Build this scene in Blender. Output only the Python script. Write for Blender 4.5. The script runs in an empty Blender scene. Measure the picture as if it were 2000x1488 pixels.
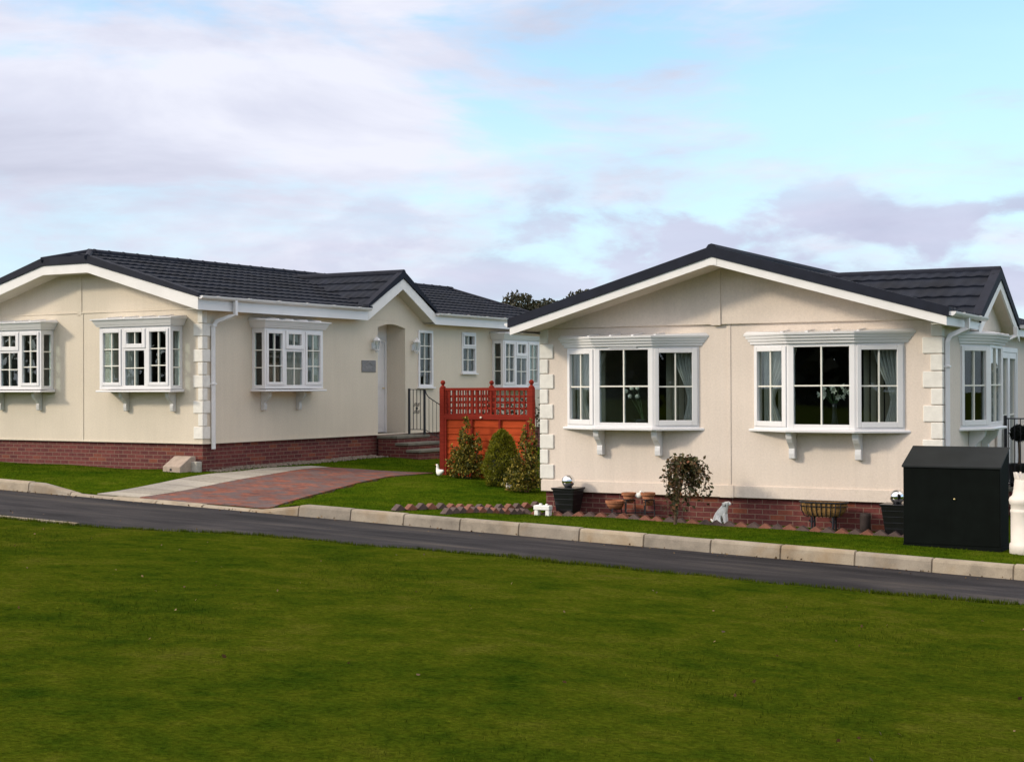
import bpy, bmesh, math, random
import numpy as np
from mathutils import Vector, Matrix
random.seed(7); rng = np.random.default_rng(7)
R = math.radians; PI = math.pi
scn = bpy.context.scene
COL = scn.collection

# ------------------------------------------------------------------ materials
def new_mat(name):
    m = bpy.data.materials.new(name); m.use_nodes = True
    nt = m.node_tree; b = nt.nodes['Principled BSDF']
    return m, nt, b
def N(nt, t, **kw):
    n = nt.nodes.new(t)
    for k, v in kw.items():
        if k in n.inputs.keys(): n.inputs[k].default_value = v
        else: setattr(n, k, v)
    return n
def ramp(nt, fac, stops, interp='LINEAR'):
    r = nt.nodes.new('ShaderNodeValToRGB'); r.color_ramp.interpolation = interp
    e = r.color_ramp.elements
    while len(e) < len(stops): e.new(0.5)
    for i, (p, c) in enumerate(stops):
        e[i].position = p; e[i].color = (c[0], c[1], c[2], 1)
    nt.links.new(fac, r.inputs['Fac']); return r
def objco(nt, scale=(1, 1, 1)):
    tc = nt.nodes.new('ShaderNodeTexCoord'); mp = nt.nodes.new('ShaderNodeMapping')
    mp.inputs['Scale'].default_value = scale
    nt.links.new(tc.outputs['Object'], mp.inputs['Vector']); return mp.outputs['Vector']
def noise(nt, vec, scale, detail=4, rough=0.55, dist=0):
    n = nt.nodes.new('ShaderNodeTexNoise'); n.inputs['Scale'].default_value = scale
    n.inputs['Detail'].default_value = detail; n.inputs['Roughness'].default_value = rough
    n.inputs['Distortion'].default_value = dist
    nt.links.new(vec, n.inputs['Vector']); return n
def bump(nt, b, h, strength, dist):
    bp = nt.nodes.new('ShaderNodeBump'); bp.inputs['Strength'].default_value = strength
    bp.inputs['Distance'].default_value = dist
    nt.links.new(h, bp.inputs['Height']); nt.links.new(bp.outputs['Normal'], b.inputs['Normal']); return bp
def mixc(nt, fac, a, b, mode='MIX'):
    m = nt.nodes.new('ShaderNodeMix'); m.data_type = 'RGBA'; m.blend_type = mode
    for s, i in ((fac, 0), (a, 6), (b, 7)):
        if isinstance(s, (int, float)): m.inputs[i].default_value = s
        elif isinstance(s, (tuple, list)): m.inputs[i].default_value = (*s[:3], 1)
        else: nt.links.new(s, m.inputs[i])
    return m.outputs[2]
def math_n(nt, op, a, b=None, c=None):
    m = nt.nodes.new('ShaderNodeMath'); m.operation = op
    for i, s in enumerate((a, b, c)):
        if s is None: continue
        if isinstance(s, (int, float)): m.inputs[i].default_value = s
        else: nt.links.new(s, m.inputs[i])
    return m.outputs[0]

def simple(name, c, rough=0.5, var=0.12, scale=6, bs=0.0, bscale=60, metal=0, spec=0.5):
    """a base colour that wanders a little, with optional fine bump"""
    m, nt, b = new_mat(name)
    v = objco(nt); n = noise(nt, v, scale, 5)
    lo = tuple(x * (1 - var) for x in c); hi = tuple(min(1, x * (1 + var)) for x in c)
    r = ramp(nt, n.outputs['Fac'], [(0.3, lo), (0.7, hi)])
    nt.links.new(r.outputs['Color'], b.inputs['Base Color'])
    b.inputs['Roughness'].default_value = rough; b.inputs['Metallic'].default_value = metal
    b.inputs['Specular IOR Level'].default_value = spec
    if bs:
        n2 = noise(nt, v, bscale, 3); bump(nt, b, n2.outputs['Fac'], bs, 0.004)
    return m

def stucco(name, c, ribbed=False):
    m, nt, b = new_mat(name)
    v = objco(nt)
    big = noise(nt, v, 0.9, 4)
    vs = objco(nt, (9, 9, 0.5)); streak = noise(nt, vs, 1.0, 3)
    f = math_n(nt, 'ADD', math_n(nt, 'MULTIPLY', big.outputs['Fac'], 0.6), math_n(nt, 'MULTIPLY', streak.outputs['Fac'], 0.4 if ribbed else 0.25))
    fine = noise(nt, v, 34, 4, 0.85)
    f2 = math_n(nt, 'ADD', f, math_n(nt, 'MULTIPLY', math_n(nt, 'SUBTRACT', fine.outputs['Fac'], 0.5), 1.15))
    r = ramp(nt, f2, [(0.1, tuple(x * 0.84 for x in c)), (0.9, tuple(min(1, x * 1.12) for x in c))])
    nt.links.new(r.outputs['Color'], b.inputs['Base Color'])
    b.inputs['Roughness'].default_value = 0.9; b.inputs['Specular IOR Level'].default_value = 0.2
    v2 = objco(nt, (1, 1, 0.25)) if ribbed else v
    n2 = noise(nt, v2, 55, 4, 0.7); bump(nt, b, n2.outputs['Fac'], 0.55, 0.008)
    return m

def brick_mat(name, c1, c2, mortar, bw=0.225, bh=0.075, ms=0.006, flat=False, rough=0.85, odd=None, blotch=False):
    m, nt, b = new_mat(name)
    tc = nt.nodes.new('ShaderNodeTexCoord'); sp = nt.nodes.new('ShaderNodeSeparateXYZ')
    nt.links.new(tc.outputs['Object'], sp.inputs[0])
    cb = nt.nodes.new('ShaderNodeCombineXYZ')
    if flat:
        nt.links.new(sp.outputs[0], cb.inputs[0]); nt.links.new(sp.outputs[1], cb.inputs[1])
    else:
        nt.links.new(math_n(nt, 'ADD', sp.outputs[0], sp.outputs[1]), cb.inputs[0]); nt.links.new(sp.outputs[2], cb.inputs[1])
    br = nt.nodes.new('ShaderNodeTexBrick'); nt.links.new(cb.outputs[0], br.inputs['Vector'])
    br.inputs['Scale'].default_value = 1; br.inputs['Brick Width'].default_value = bw
    br.inputs['Row Height'].default_value = bh; br.inputs['Mortar Size'].default_value = ms
    br.inputs['Mortar Smooth'].default_value = 0.25; br.inputs['Bias'].default_value = 0
    br.inputs['Color1'].default_value = (0, 0, 0, 1); br.inputs['Color2'].default_value = (1, 1, 1, 1)
    br.inputs['Mortar'].default_value = (0.5, 0.5, 0.5, 1)
    stops = [(0.0, c1), (0.5, tuple((x + y) / 2 for x, y in zip(c1, c2))), (0.86, c2)]
    if odd: stops.append((0.97, odd))
    rr = ramp(nt, br.outputs['Color'], stops)
    nz = noise(nt, tc.outputs['Object'], 30, 4)
    col = mixc(nt, 0.35, rr.outputs['Color'], ramp(nt, nz.outputs['Fac'], [(0.3, tuple(x * 0.55 for x in c1)), (0.7, tuple(min(1, x * 1.4) for x in c2))]).outputs['Color'])
    if blotch:   # grey batches among the red blocks
        nq = noise(nt, cb.outputs[0], 2.6, 4, .6)
        col = mixc(nt, ramp(nt, nq.outputs['Fac'], [(.44, (0, 0, 0)), (.56, (.85, .85, .85))]).outputs['Color'], col, (0.125, 0.098, 0.10))
    nb = noise(nt, tc.outputs['Object'], 0.8, 3)
    col = mixc(nt, 1.0, col, ramp(nt, nb.outputs['Fac'], [(0.3, (0.78, 0.78, 0.8)), (0.7, (1.12, 1.1, 1.06))]).outputs['Color'], 'MULTIPLY')
    col = mixc(nt, br.outputs['Fac'], col, mortar)
    nt.links.new(col, b.inputs['Base Color']); b.inputs['Roughness'].default_value = rough
    b.inputs['Specular IOR Level'].default_value = 0.25
    inv = math_n(nt, 'SUBTRACT', 1.0, br.outputs['Fac'])
    h = math_n(nt, 'ADD', inv, math_n(nt, 'MULTIPLY', nz.outputs['Fac'], 0.4))
    bump(nt, b, h, 0.6, 0.006)
    return m

def leaf_mat(name, stops, rough=0.5, spec=0.3):
    m, nt, b = new_mat(name)
    g = nt.nodes.new('ShaderNodeNewGeometry')
    r = ramp(nt, g.outputs['Random Per Island'], stops)
    nt.links.new(r.outputs['Color'], b.inputs['Base Color'])
    b.inputs['Roughness'].default_value = rough; b.inputs['Specular IOR Level'].default_value = spec
    tr = nt.nodes.new('ShaderNodeBsdfTranslucent'); nt.links.new(r.outputs['Color'], tr.inputs['Color'])
    mx = nt.nodes.new('ShaderNodeMixShader'); mx.inputs[0].default_value = 0.25
    nt.links.new(b.outputs[0], mx.inputs[1]); nt.links.new(tr.outputs[0], mx.inputs[2])
    nt.links.new(mx.outputs[0], nt.nodes['Material Output'].inputs['Surface'])
    return m

def glass_mat():
    m, nt, b = new_mat('window_glass')
    nt.nodes.remove(b)
    lw = nt.nodes.new('ShaderNodeLayerWeight'); lw.inputs['Blend'].default_value = 0.5
    f = math_n(nt, 'ADD', 0.04, math_n(nt, 'MULTIPLY', 0.96, math_n(nt, 'POWER', lw.outputs['Facing'], 5.0)))
    t = nt.nodes.new('ShaderNodeBsdfTransparent'); t.inputs[0].default_value = (0.8, 0.86, 0.87, 1)
    g = nt.nodes.new('ShaderNodeBsdfGlossy'); g.inputs['Roughness'].default_value = 0.0
    g.inputs['Color'].default_value = (1, 1, 1, 1)
    mx = nt.nodes.new('ShaderNodeMixShader'); nt.links.new(f, mx.inputs[0])
    nt.links.new(t.outputs[0], mx.inputs[1]); nt.links.new(g.outputs[0], mx.inputs[2])
    nt.links.new(mx.outputs[0], nt.nodes['Material Output'].inputs['Surface'])
    return m

def turf_colour(nt, v, gain=(1, 1, 1)):
    """mown turf: worn yellow and brownish drifts, dark lush patches, fine grain"""
    n0 = noise(nt, v, 0.22, 3, 0.5, .4); n1 = noise(nt, v, 0.9, 5, 0.62, .5); n2 = noise(nt, v, 3.4, 5, 0.68, .3); n3 = noise(nt, v, 26, 5, 0.8)
    f = math_n(nt, 'ADD', math_n(nt, 'MULTIPLY', n1.outputs['Fac'], 0.52), math_n(nt, 'MULTIPLY', n2.outputs['Fac'], 0.48))
    f = math_n(nt, 'ADD', f, math_n(nt, 'MULTIPLY', math_n(nt, 'SUBTRACT', n0.outputs['Fac'], .5), .25))
    r = ramp(nt, f, [(0.34, (0.024, 0.044, 0.003)), (0.45, (0.047, 0.064, 0.004)), (0.53, (0.066, 0.077, 0.005)), (0.62, (0.088, 0.088, 0.009)), (0.72, (0.090, 0.073, 0.015))])
    r2 = ramp(nt, n3.outputs['Fac'], [(0.28, (0.42, 0.42, 0.42)), (0.72, (1.6, 1.6, 1.5))])
    return mixc(nt, 1.0, mixc(nt, 1.0, r.outputs['Color'], r2.outputs['Color'], 'MULTIPLY'), gain, 'MULTIPLY'), n2, n3
def lawn_mat(name, gain=(1, 1, 1)):
    m, nt, b = new_mat(name)
    v = objco(nt); c, n2, n3 = turf_colour(nt, v, gain)
    nt.links.new(c, b.inputs['Base Color']); b.inputs['Roughness'].default_value = 0.9
    b.inputs['Specular IOR Level'].default_value = 0.0
    h = math_n(nt, 'ADD', n3.outputs['Fac'], math_n(nt, 'MULTIPLY', n2.outputs['Fac'], 1.5))
    bump(nt, b, h, 0.9, 0.035)
    return m
def blade_mat(name, gain=(1, 1, 1)):
    m, nt, b = new_mat(name)
    c, n2, n3 = turf_colour(nt, objco(nt), gain); g = nt.nodes.new('ShaderNodeNewGeometry')
    r = ramp(nt, g.outputs['Random Per Island'], [(0, (.55, .6, .5)), (.6, (1.1, 1.15, 1)), (.93, (1.5, 1.45, 1.2)), (1, (2.3, 1.9, 2.4))])
    c = mixc(nt, 1.0, c, r.outputs['Color'], 'MULTIPLY')
    nt.links.new(c, b.inputs['Base Color']); b.inputs['Roughness'].default_value = .8; b.inputs['Specular IOR Level'].default_value = .03
    tr = nt.nodes.new('ShaderNodeBsdfTranslucent'); nt.links.new(c, tr.inputs['Color'])
    mx = nt.nodes.new('ShaderNodeMixShader'); mx.inputs[0].default_value = 0.3
    nt.links.new(b.outputs[0], mx.inputs[1]); nt.links.new(tr.outputs[0], mx.inputs[2])
    nt.links.new(mx.outputs[0], nt.nodes['Material Output'].inputs['Surface'])
    return m

def asphalt_mat():
    m, nt, b = new_mat('asphalt')
    v = objco(nt); n1 = noise(nt, v, 260, 2, 0.8); n2 = noise(nt, v, 0.5, 5, 0.6)
    vs = objco(nt, (0.30, 2.0, 1)); n3 = noise(nt, vs, 1.0, 7, 0.68, 0.6)
    # road frame is rotated onto x, so streaks run along the wheel tracks
    r = ramp(nt, n3.outputs['Fac'], [(0.38, (0.0095, 0.0092, 0.0115)), (0.47, (0.022, 0.0205, 0.0235)), (0.56, (0.036, 0.033, 0.034)), (0.68, (0.070, 0.061, 0.052))])
    r1 = ramp(nt, n1.outputs['Fac'], [(0.3, (0.55, 0.55, 0.55)), (0.72, (1.6, 1.6, 1.65))])
    c = mixc(nt, 1.0, r.outputs['Color'], r1.outputs['Color'], 'MULTIPLY')
    r2 = ramp(nt, n2.outputs['Fac'], [(0.3, (0.62, 0.62, 0.64)), (0.7, (1.25, 1.22, 1.2))])
    c = mixc(nt, 1.0, c, r2.outputs['Color'], 'MULTIPLY')
    nt.links.new(c, b.inputs['Base Color']); b.inputs['Roughness'].default_value = 0.85
    b.inputs['Specular IOR Level'].default_value = 0.2
    bump(nt, b, n1.outputs['Fac'], 0.5, 0.004)
    return m

def concrete_mat(name, c, stain=True, sc=3.0):
    m, nt, b = new_mat(name)
    v = objco(nt); n1 = noise(nt, v, sc, 6, 0.65); n2 = noise(nt, v, 120, 2, 0.8)
    r = ramp(nt, n1.outputs['Fac'], [(0.28, tuple(x * 0.62 for x in c)), (0.5, c), (0.72, tuple(min(1, x * 1.25) for x in c))])
    r1 = ramp(nt, n2.outputs['Fac'], [(0.3, (0.8, 0.8, 0.8)), (0.7, (1.15, 1.15, 1.15))])
    col = mixc(nt, 1.0, r.outputs['Color'], r1.outputs['Color'], 'MULTIPLY')
    if stain:  # rusty brown silt along the gutter line of each stone
        n3 = noise(nt, v, 1.7, 4, 0.6)
        f = ramp(nt, n3.outputs['Fac'], [(0.5, (0, 0, 0)), (0.72, (0.7, 0.7, 0.7))])
        col = mixc(nt, f.outputs['Color'], col, (0.27, 0.18, 0.09))
    nt.links.new(col, b.inputs['Base Color']); b.inputs['Roughness'].default_value = 0.88
    bump(nt, b, n2.outputs['Fac'], 0.4, 0.004)
    return m

def wood_stain(name, c):
    m, nt, b = new_mat(name)
    n = noise(nt, objco(nt, (1.6, 1.6, 45)), 1.0, 5, .65, .5); n2 = noise(nt, objco(nt), 2.2, 4)
    f = math_n(nt, 'ADD', math_n(nt, 'MULTIPLY', n.outputs['Fac'], .6), math_n(nt, 'MULTIPLY', n2.outputs['Fac'], .4))
    r = ramp(nt, f, [(.32, tuple(x * .55 for x in c)), (.5, c), (.68, tuple(x * 1.35 for x in c))])
    nt.links.new(r.outputs['Color'], b.inputs['Base Color']); b.inputs['Roughness'].default_value = .85; b.inputs['Specular IOR Level'].default_value = .12
    bump(nt, b, n.outputs['Fac'], .5, .004); return m
def kerb_mat(name, c):
    m = concrete_mat(name, c); nt = m.node_tree; b = nt.nodes['Principled BSDF']
    src = b.inputs['Base Color'].links[0].from_socket
    tc = nt.nodes.new('ShaderNodeTexCoord'); sp = nt.nodes.new('ShaderNodeSeparateXYZ'); nt.links.new(tc.outputs['Object'], sp.inputs[0])
    idx = math_n(nt, 'FLOOR', math_n(nt, 'DIVIDE', math_n(nt, 'ADD', sp.outputs[0], 10.34 + 91.5), .915))
    wn = nt.nodes.new('ShaderNodeTexWhiteNoise'); wn.noise_dimensions = '1D'; nt.links.new(idx, wn.inputs['W'])
    r = ramp(nt, wn.outputs['Value'], [(0, (.78, .79, .82)), (.5, (1, .99, .97)), (1, (1.14, 1.10, 1.02))])
    nt.links.new(mixc(nt, 1.0, src, r.outputs['Color'], 'MULTIPLY'), b.inputs['Base Color']); return m
M = {}
M['cream'] = stucco('cream_stucco', (0.745, 0.66, 0.54))
M['pink_cream'] = stucco('warm_cream_stucco', (0.775, 0.675, 0.59), True)
M['upvc'] = simple('white_upvc', (0.80, 0.79, 0.80), 0.32, 0.03, 2)
M['board'] = simple('white_painted_board', (0.82, 0.80, 0.78), 0.5, 0.05, 3, 0.1, 30)
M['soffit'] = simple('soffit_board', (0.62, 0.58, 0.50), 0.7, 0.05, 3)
M['quoin'] = simple('white_quoin_stone', (0.80, 0.775, 0.72), 0.85, 0.08, 9, 0.5, 40)
M['corbel'] = simple('corbel_paint', (0.66, 0.65, 0.63), 0.6, 0.1, 8)
M['tile'] = simple('charcoal_roof_tile', (0.0105, 0.0140, 0.0245), 0.8, 0.45, 2.2, 0.4, 150, spec=.22)
M['tile_trim'] = simple('charcoal_ridge_trim', (0.013, 0.016, 0.028), 0.75, 0.2, 5, 0.2, 100, spec=.22)
M['brick'] = brick_mat('red_brick', (0.105, 0.030, 0.033), (0.185, 0.053, 0.047), (0.23, 0.15, 0.115), odd=(0.27, 0.085, 0.045))
M['paver'] = brick_mat('block_paving', (0.085, 0.045, 0.045), (0.30, 0.095, 0.055), (0.07, 0.045, 0.04), 0.20, 0.10, 0.004, True, blotch=True)
M['glass'] = glass_mat()
M['bar'] = simple('glazing_bar_white', (0.82, 0.80, 0.72), 0.5, 0.02, 3)
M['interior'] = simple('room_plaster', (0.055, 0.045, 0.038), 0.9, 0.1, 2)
M['curtain'] = simple('net_curtain', (0.62, 0.58, 0.53), 0.9, 0.08, 5)
M['blind'] = simple('vertical_blind_cloth', (0.55, 0.49, 0.38), 0.9, 0.06, 5)
M['lawn'] = lawn_mat('lawn_grass', (.92, 1.03, 1.1))
M['asphalt'] = asphalt_mat()
M['kerb'] = kerb_mat('kerb_concrete', (0.345, 0.295, 0.23))
M['slab'] = concrete_mat('path_slab_concrete', (0.44, 0.41, 0.36), False)
M['path_slab'] = brick_mat('laid_path_slab', (0.30, 0.275, 0.235), (0.42, 0.39, 0.34), (0.13, 0.11, 0.085), 3.0, 0.6, 0.012, True)
M['step'] = concrete_mat('step_slab', (0.17, 0.16, 0.13), False, 5)
M['gravel'] = concrete_mat('gravel_chip', (0.20, 0.165, 0.13), False, 20)
M['fence'] = wood_stain('red_stained_wood', (0.215, 0.024, 0.014))
M['fence_panel'] = wood_stain('orange_stained_boards', (0.40, 0.060, 0.017))
M['iron'] = simple('black_iron', (0.012, 0.012, 0.018), 0.45, 0.2, 10)
M['blackpot'] = simple('black_glazed_pot', (0.008, 0.008, 0.010), 0.28, 0.2, 8)
M['terracotta'] = simple('terracotta', (0.34, 0.13, 0.06), 0.85, 0.2, 12, 0.3, 60)
M['coco'] = simple('coco_liner', (0.25, 0.14, 0.045), 0.95, 0.35, 30, 0.9, 90)
M['white_plaster'] = simple('white_statue', (0.88, 0.87, 0.84), 0.8, 0.06, 20, 0.4, 60)
M['white_pot'] = simple('white_stoneware', (0.74, 0.68, 0.62), 0.6, 0.06, 6, 0.1, 40)
M['mirror'] = simple('mirror_ball_steel', (0.85, 0.85, 0.87), 0.04, 0.02, 3, metal=1)
M['boxgreen'] = simple('dark_green_steel', (0.0032, 0.0050, 0.0042), 0.75, 0.25, 5, spec=.08)
M['boxlid'] = simple('dark_green_lid', (0.013, 0.016, 0.017), 0.6, 0.2, 4, spec=.2)
M['brass'] = simple('brass_lock', (0.75, 0.6, 0.3), 0.3, 0.1, 5, metal=1)
M['slate'] = simple('grey_slate', (0.20, 0.195, 0.20), 0.6, 0.2, 20, 0.3, 80)
M['slate_carving'] = simple('slate_carving', (0.31, 0.30, 0.29), 0.6, 0.1, 20)
M['stone'] = simple('buff_stone_cover', (0.40, 0.315, 0.255), 0.85, 0.15, 10, 0.5, 60)
M['edging'] = simple('edging_brick_orange', (0.22, 0.085, 0.055), 0.85, 0.25, 10, 0.4, 60)
M['edging_dark'] = simple('edging_brick_grey', (0.105, 0.068, 0.062), 0.85, 0.25, 10, 0.4, 60)
M['bark'] = simple('bark', (0.10, 0.065, 0.04), 0.95, 0.3, 20, 0.7, 50)
M['darkwood'] = simple('dark_log', (0.035, 0.024, 0.022), 0.9, 0.3, 14, 0.6, 60)
M['flower'] = simple('white_petal', (0.72, 0.70, 0.58), 0.8, 0.1, 8)
M['stemgreen'] = simple('flower_stem', (0.05, 0.09, 0.03), 0.7, 0.1, 8)
M['orange_beak'] = simple('orange_beak', (0.55, 0.22, 0.05), 0.6, 0.1, 8)
M['shrub'] = leaf_mat('variegated_leaf', [(0.0, (0.030, 0.044, 0.006)), (0.40, (0.075, 0.085, 0.010)), (0.66, (0.17, 0.15, 0.016)), (0.92, (0.40, 0.31, 0.05)), (1.0, (0.50, 0.38, 0.10))])
M['conifer'] = leaf_mat('golden_conifer', [(0.0, (0.075, 0.095, 0.005)), (0.5, (0.165, 0.175, 0.010)), (1.0, (0.28, 0.26, 0.018))])
M['weeping'] = leaf_mat('cotoneaster_leaf', [(0.0, (0.030, 0.036, 0.014)), (0.45, (0.075, 0.076, 0.024)), (0.75, (0.14, 0.095, 0.04)), (0.93, (0.26, 0.10, 0.05)), (1.0, (0.30, 0.22, 0.10))])
M['treeleaf'] = leaf_mat('dark_tree_leaf', [(0.0, (0.022, 0.026, 0.016)), (0.6, (0.045, 0.046, 0.022)), (1.0, (0.075, 0.062, 0.030))])
M['creeper'] = leaf_mat('creeper_leaf', [(0.0, (0.018, 0.028, 0.014)), (0.7, (0.045, 0.055, 0.024)), (1.0, (0.12, 0.11, 0.07))])
M['ballleaf'] = leaf_mat('box_ball_leaf', [(0.0, (0.006, 0.010, 0.008)), (1.0, (0.014, 0.020, 0.015))])
M['blade'] = blade_mat('grass_blade', (.92, 1.03, 1.1)); M['garden_blade'] = blade_mat('garden_grass_blade', (.98, 1.30, 1.0))
M['garden_lawn'] = lawn_mat('garden_lawn_grass', (.98, 1.30, 1.0))

# ------------------------------------------------------------------ mesh builder
class B:
    """collects shapes in one bmesh; M maps local (x,y,z) to the parent's frame"""
    def __init__(s, fn=None): s.bm = bmesh.new(); s.fn = fn or (lambda p: p)
    def v(s, p): return s.bm.verts.new(s.fn(Vector(p)))
    def f(s, vs):
        try: return s.bm.faces.new(vs)
        except ValueError: return None
    def box(s, x0, x1, y0, y1, z0, z1):
        p = [s.v((x, y, z)) for z in (z0, z1) for (x, y) in ((x0, y0), (x1, y0), (x1, y1), (x0, y1))]
        for q in ((3, 2, 1, 0), (4, 5, 6, 7), (0, 1, 5, 4), (1, 2, 6, 5), (2, 3, 7, 6), (3, 0, 4, 7)): s.f([p[i] for i in q])
        return s
    def hexa(s, c):
        p = [s.v(x) for x in c]
        for q in ((3, 2, 1, 0), (4, 5, 6, 7), (0, 1, 5, 4), (1, 2, 6, 5), (2, 3, 7, 6), (3, 0, 4, 7)): s.f([p[i] for i in q])
        return s
    def prism(s, poly, e0, e1, axis='y'):
        """extrude a polygon given in the two other axes"""
        def P(a, b, e): return {'y': (a, e, b), 'x': (e, a, b), 'z': (a, b, e)}[axis]
        lo = [s.v(P(a, b, e0)) for a, b in poly]; hi = [s.v(P(a, b, e1)) for a, b in poly]
        n = len(poly); s.f(lo[::-1]); s.f(hi)
        for i in range(n): s.f([lo[i], lo[(i + 1) % n], hi[(i + 1) % n], hi[i]])
        return s
    def tube(s, path, r, n=8, square=False, cap=True):
        path = [Vector(p) for p in path]; rs = r if isinstance(r, (list, tuple)) else [r] * len(path)
        rings = []; prev = None
        if square: n = 4
        for i, p in enumerate(path):
            t = (path[min(i + 1, len(path) - 1)] - path[max(i - 1, 0)]).normalized()
            if prev is None:
                a = Vector((0, 0, 1)) if abs(t.z) < 0.9 else Vector((1, 0, 0)); a = (a - t * a.dot(t)).normalized()
            else: a = (prev - t * prev.dot(t)).normalized()
            prev = a; b = t.cross(a)
            off = PI / 4 if square else 0; k = math.sqrt(2) if square else 1
            rings.append([s.v(p + (a * math.cos(2 * PI * j / n + off) + b * math.sin(2 * PI * j / n + off)) * rs[i] * k) for j in range(n)])
        for A, C in zip(rings, rings[1:]):
            for j in range(n): s.f([A[j], A[(j + 1) % n], C[(j + 1) % n], C[j]])
        if cap: s.f(rings[0][::-1]); s.f(rings[-1])
        return s
    def lathe(s, prof, n=24, c=(0, 0, 0), sx=1, sy=1):
        rings = [[s.v((c[0] + r * sx * math.cos(2 * PI * j / n), c[1] + r * sy * math.sin(2 * PI * j / n), c[2] + z)) for j in range(n)] for r, z in prof]
        for A, C in zip(rings, rings[1:]):
            for j in range(n): s.f([A[j], A[(j + 1) % n], C[(j + 1) % n], C[j]])
        s.f(rings[0][::-1]); s.f(rings[-1]); return s
    def ball(s, c, r, n=16, sz=1):
        prof = [(max(1e-4, r * math.sin(PI * i / n)), -r * sz * math.cos(PI * i / n)) for i in range(n + 1)]
        return s.lathe(prof, n * 2 if n < 12 else n + 8, c)
    def build(s, name, mat, parent=None, smooth=False, bevel=0, solid=0, dz=0.0, seg=2):
        bm = s.bm
        bmesh.ops.remove_doubles(bm, verts=bm.verts, dist=1e-5) if solid else None
        bmesh.ops.recalc_face_normals(bm, faces=bm.faces) if not solid else None
        me = bpy.data.meshes.new(name); bm.to_mesh(me); bm.free()
        if dz: me.transform(Matrix.Translation((0, 0, dz)))
        o = bpy.data.objects.new(name, me); COL.objects.link(o)
        me.materials.append(mat)
        if smooth: me.shade_smooth()
        if solid:
            md = o.modifiers.new('thick', 'SOLIDIFY'); md.thickness = solid; md.offset = -1
        if bevel:
            md = o.modifiers.new('bev', 'BEVEL'); md.width = bevel; md.segments = seg; md.limit_method = 'ANGLE'
            md.harden_normals = False
        if parent: o.parent = parent
        return o

def tag(o, label=None, cat=None, group=None, kind=None):
    if label: o['label'] = label
    if cat: o['category'] = cat
    if group: o['group'] = group
    if kind: o['kind'] = kind
    return o
def empty(name, loc, rz=0.0, label=None, cat=None, group=None):
    o = bpy.data.objects.new(name, None); COL.objects.link(o)
    o.location = loc; o.rotation_euler = (0, 0, rz); o.empty_display_size = 0.2
    return tag(o, label, cat, group)
def mesh_np(name, verts, faces_flat, fsize, mat, parent=None, smooth=False):
    me = bpy.data.meshes.new(name); nv = len(verts); nf = len(faces_flat) // fsize
    me.vertices.add(nv); me.vertices.foreach_set('co', np.asarray(verts, np.float32).ravel())
    me.loops.add(nf * fsize); me.loops.foreach_set('vertex_index', np.asarray(faces_flat, np.int32))
    me.polygons.add(nf); me.polygons.foreach_set('loop_start', np.arange(0, nf * fsize, fsize, dtype=np.int32))
    me.polygons.foreach_set('loop_total', np.full(nf, fsize, np.int32))
    me.update(); me.validate(); me.materials.append(mat)
    if smooth: me.shade_smooth()
    o = bpy.data.objects.new(name, me); COL.objects.link(o)
    if parent: o.parent = parent
    return o
def leaves(name, pts, size, mat, parent=None, up=0.25, aspect=0.55, out=None):
    """one small folded leaf per point"""
    pts = np.asarray(pts); n = len(pts)
    d = rng.normal(size=(n, 3)); d[:, 2] += up
    if out is not None: d += out
    d /= np.linalg.norm(d, axis=1)[:, None]
    q = rng.normal(size=(n, 3)); w = np.cross(d, q); w /= np.linalg.norm(w, axis=1)[:, None] + 1e-9
    nn = np.cross(d, w)
    L = size * rng.uniform(0.6, 1.35, size=(n, 1)); W = L * aspect * 0.5
    v = np.stack([pts, pts + d * L * 0.5 + w * W + nn * L * 0.08, pts + d * L, pts + d * L * 0.5 - w * W + nn * L * 0.08], 1).reshape(-1, 3)
    f = np.arange(4 * n)
    return mesh_np(name, v, f, 4, mat, parent)

# ------------------------------------------------------------------ the lie of the land
TH = 0.5
U0 = Vector((math.cos(TH), -math.sin(TH), 0)); V0 = Vector((math.sin(TH), math.cos(TH), 0))
CTRL = np.array([(-23.5,21.1,.06),(-20.6,21.1,.11),(-18.06,21.1,.175),(-18,22.6,.215),(-18,24.2,.22),(-18,26,.24),
 (-10.53,20.2,.03),(-8.5,20.2,.085),(-7.4,20.2,.09),(-6.1,20.2,.113),(-4.8,20.2,.133),(-3,20.2,.13),
 (-30,17.6,.16),(-22,17.6,.16),(-18.6,17.6,.16),(-17.4,17.6,.05),(-15.5,17.6,.045),(-14,17.6,.055),(-12.9,17.6,.16),(-11,17.6,.16),(-9,17.6,.16),(-7,17.6,.16),(-5,17.6,.16),(-3,17.6,.16),(0,17.6,.16),
 (-14.8,24.3,.16),(-12.9,24.3,.14),(-16,28,.2),(-12,30,.15)])
def road_z(a): return -0.0247 - 0.0325 * np.clip(a, -40, 15)
def lawn_off(a, b):
    a = np.asarray(a, float); b = np.asarray(b, float)
    k = 1 / ((a[..., None] - CTRL[:, 0]) ** 2 + (b[..., None] - CTRL[:, 1]) ** 2 + .05) ** 1.5
    return (k * CTRL[:, 2]).sum(-1) / k.sum(-1)
def gz(a, b):
    """height of the ground at (a along the road, b away from the camera)"""
    a = np.asarray(a, float); b = np.asarray(b, float)
    z = road_z(a)
    front = z + .02 + .04 * np.clip(15.3 - b, 0, 13)
    return np.where(b < 15.45, front, np.where(b < 17.4, z, z + lawn_off(a, b)))
def AB(a, b, dz=0.0): 
    p = U0 * a + V0 * b; return Vector((p.x, p.y, float(gz(a, b)) + dz))
def to_ab(x, y): return x * U0.x + y * U0.y, x * V0.x + y * V0.y
def g_xy(x, y): 
    a, b = to_ab(x, y); return float(gz(a, b))
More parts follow.
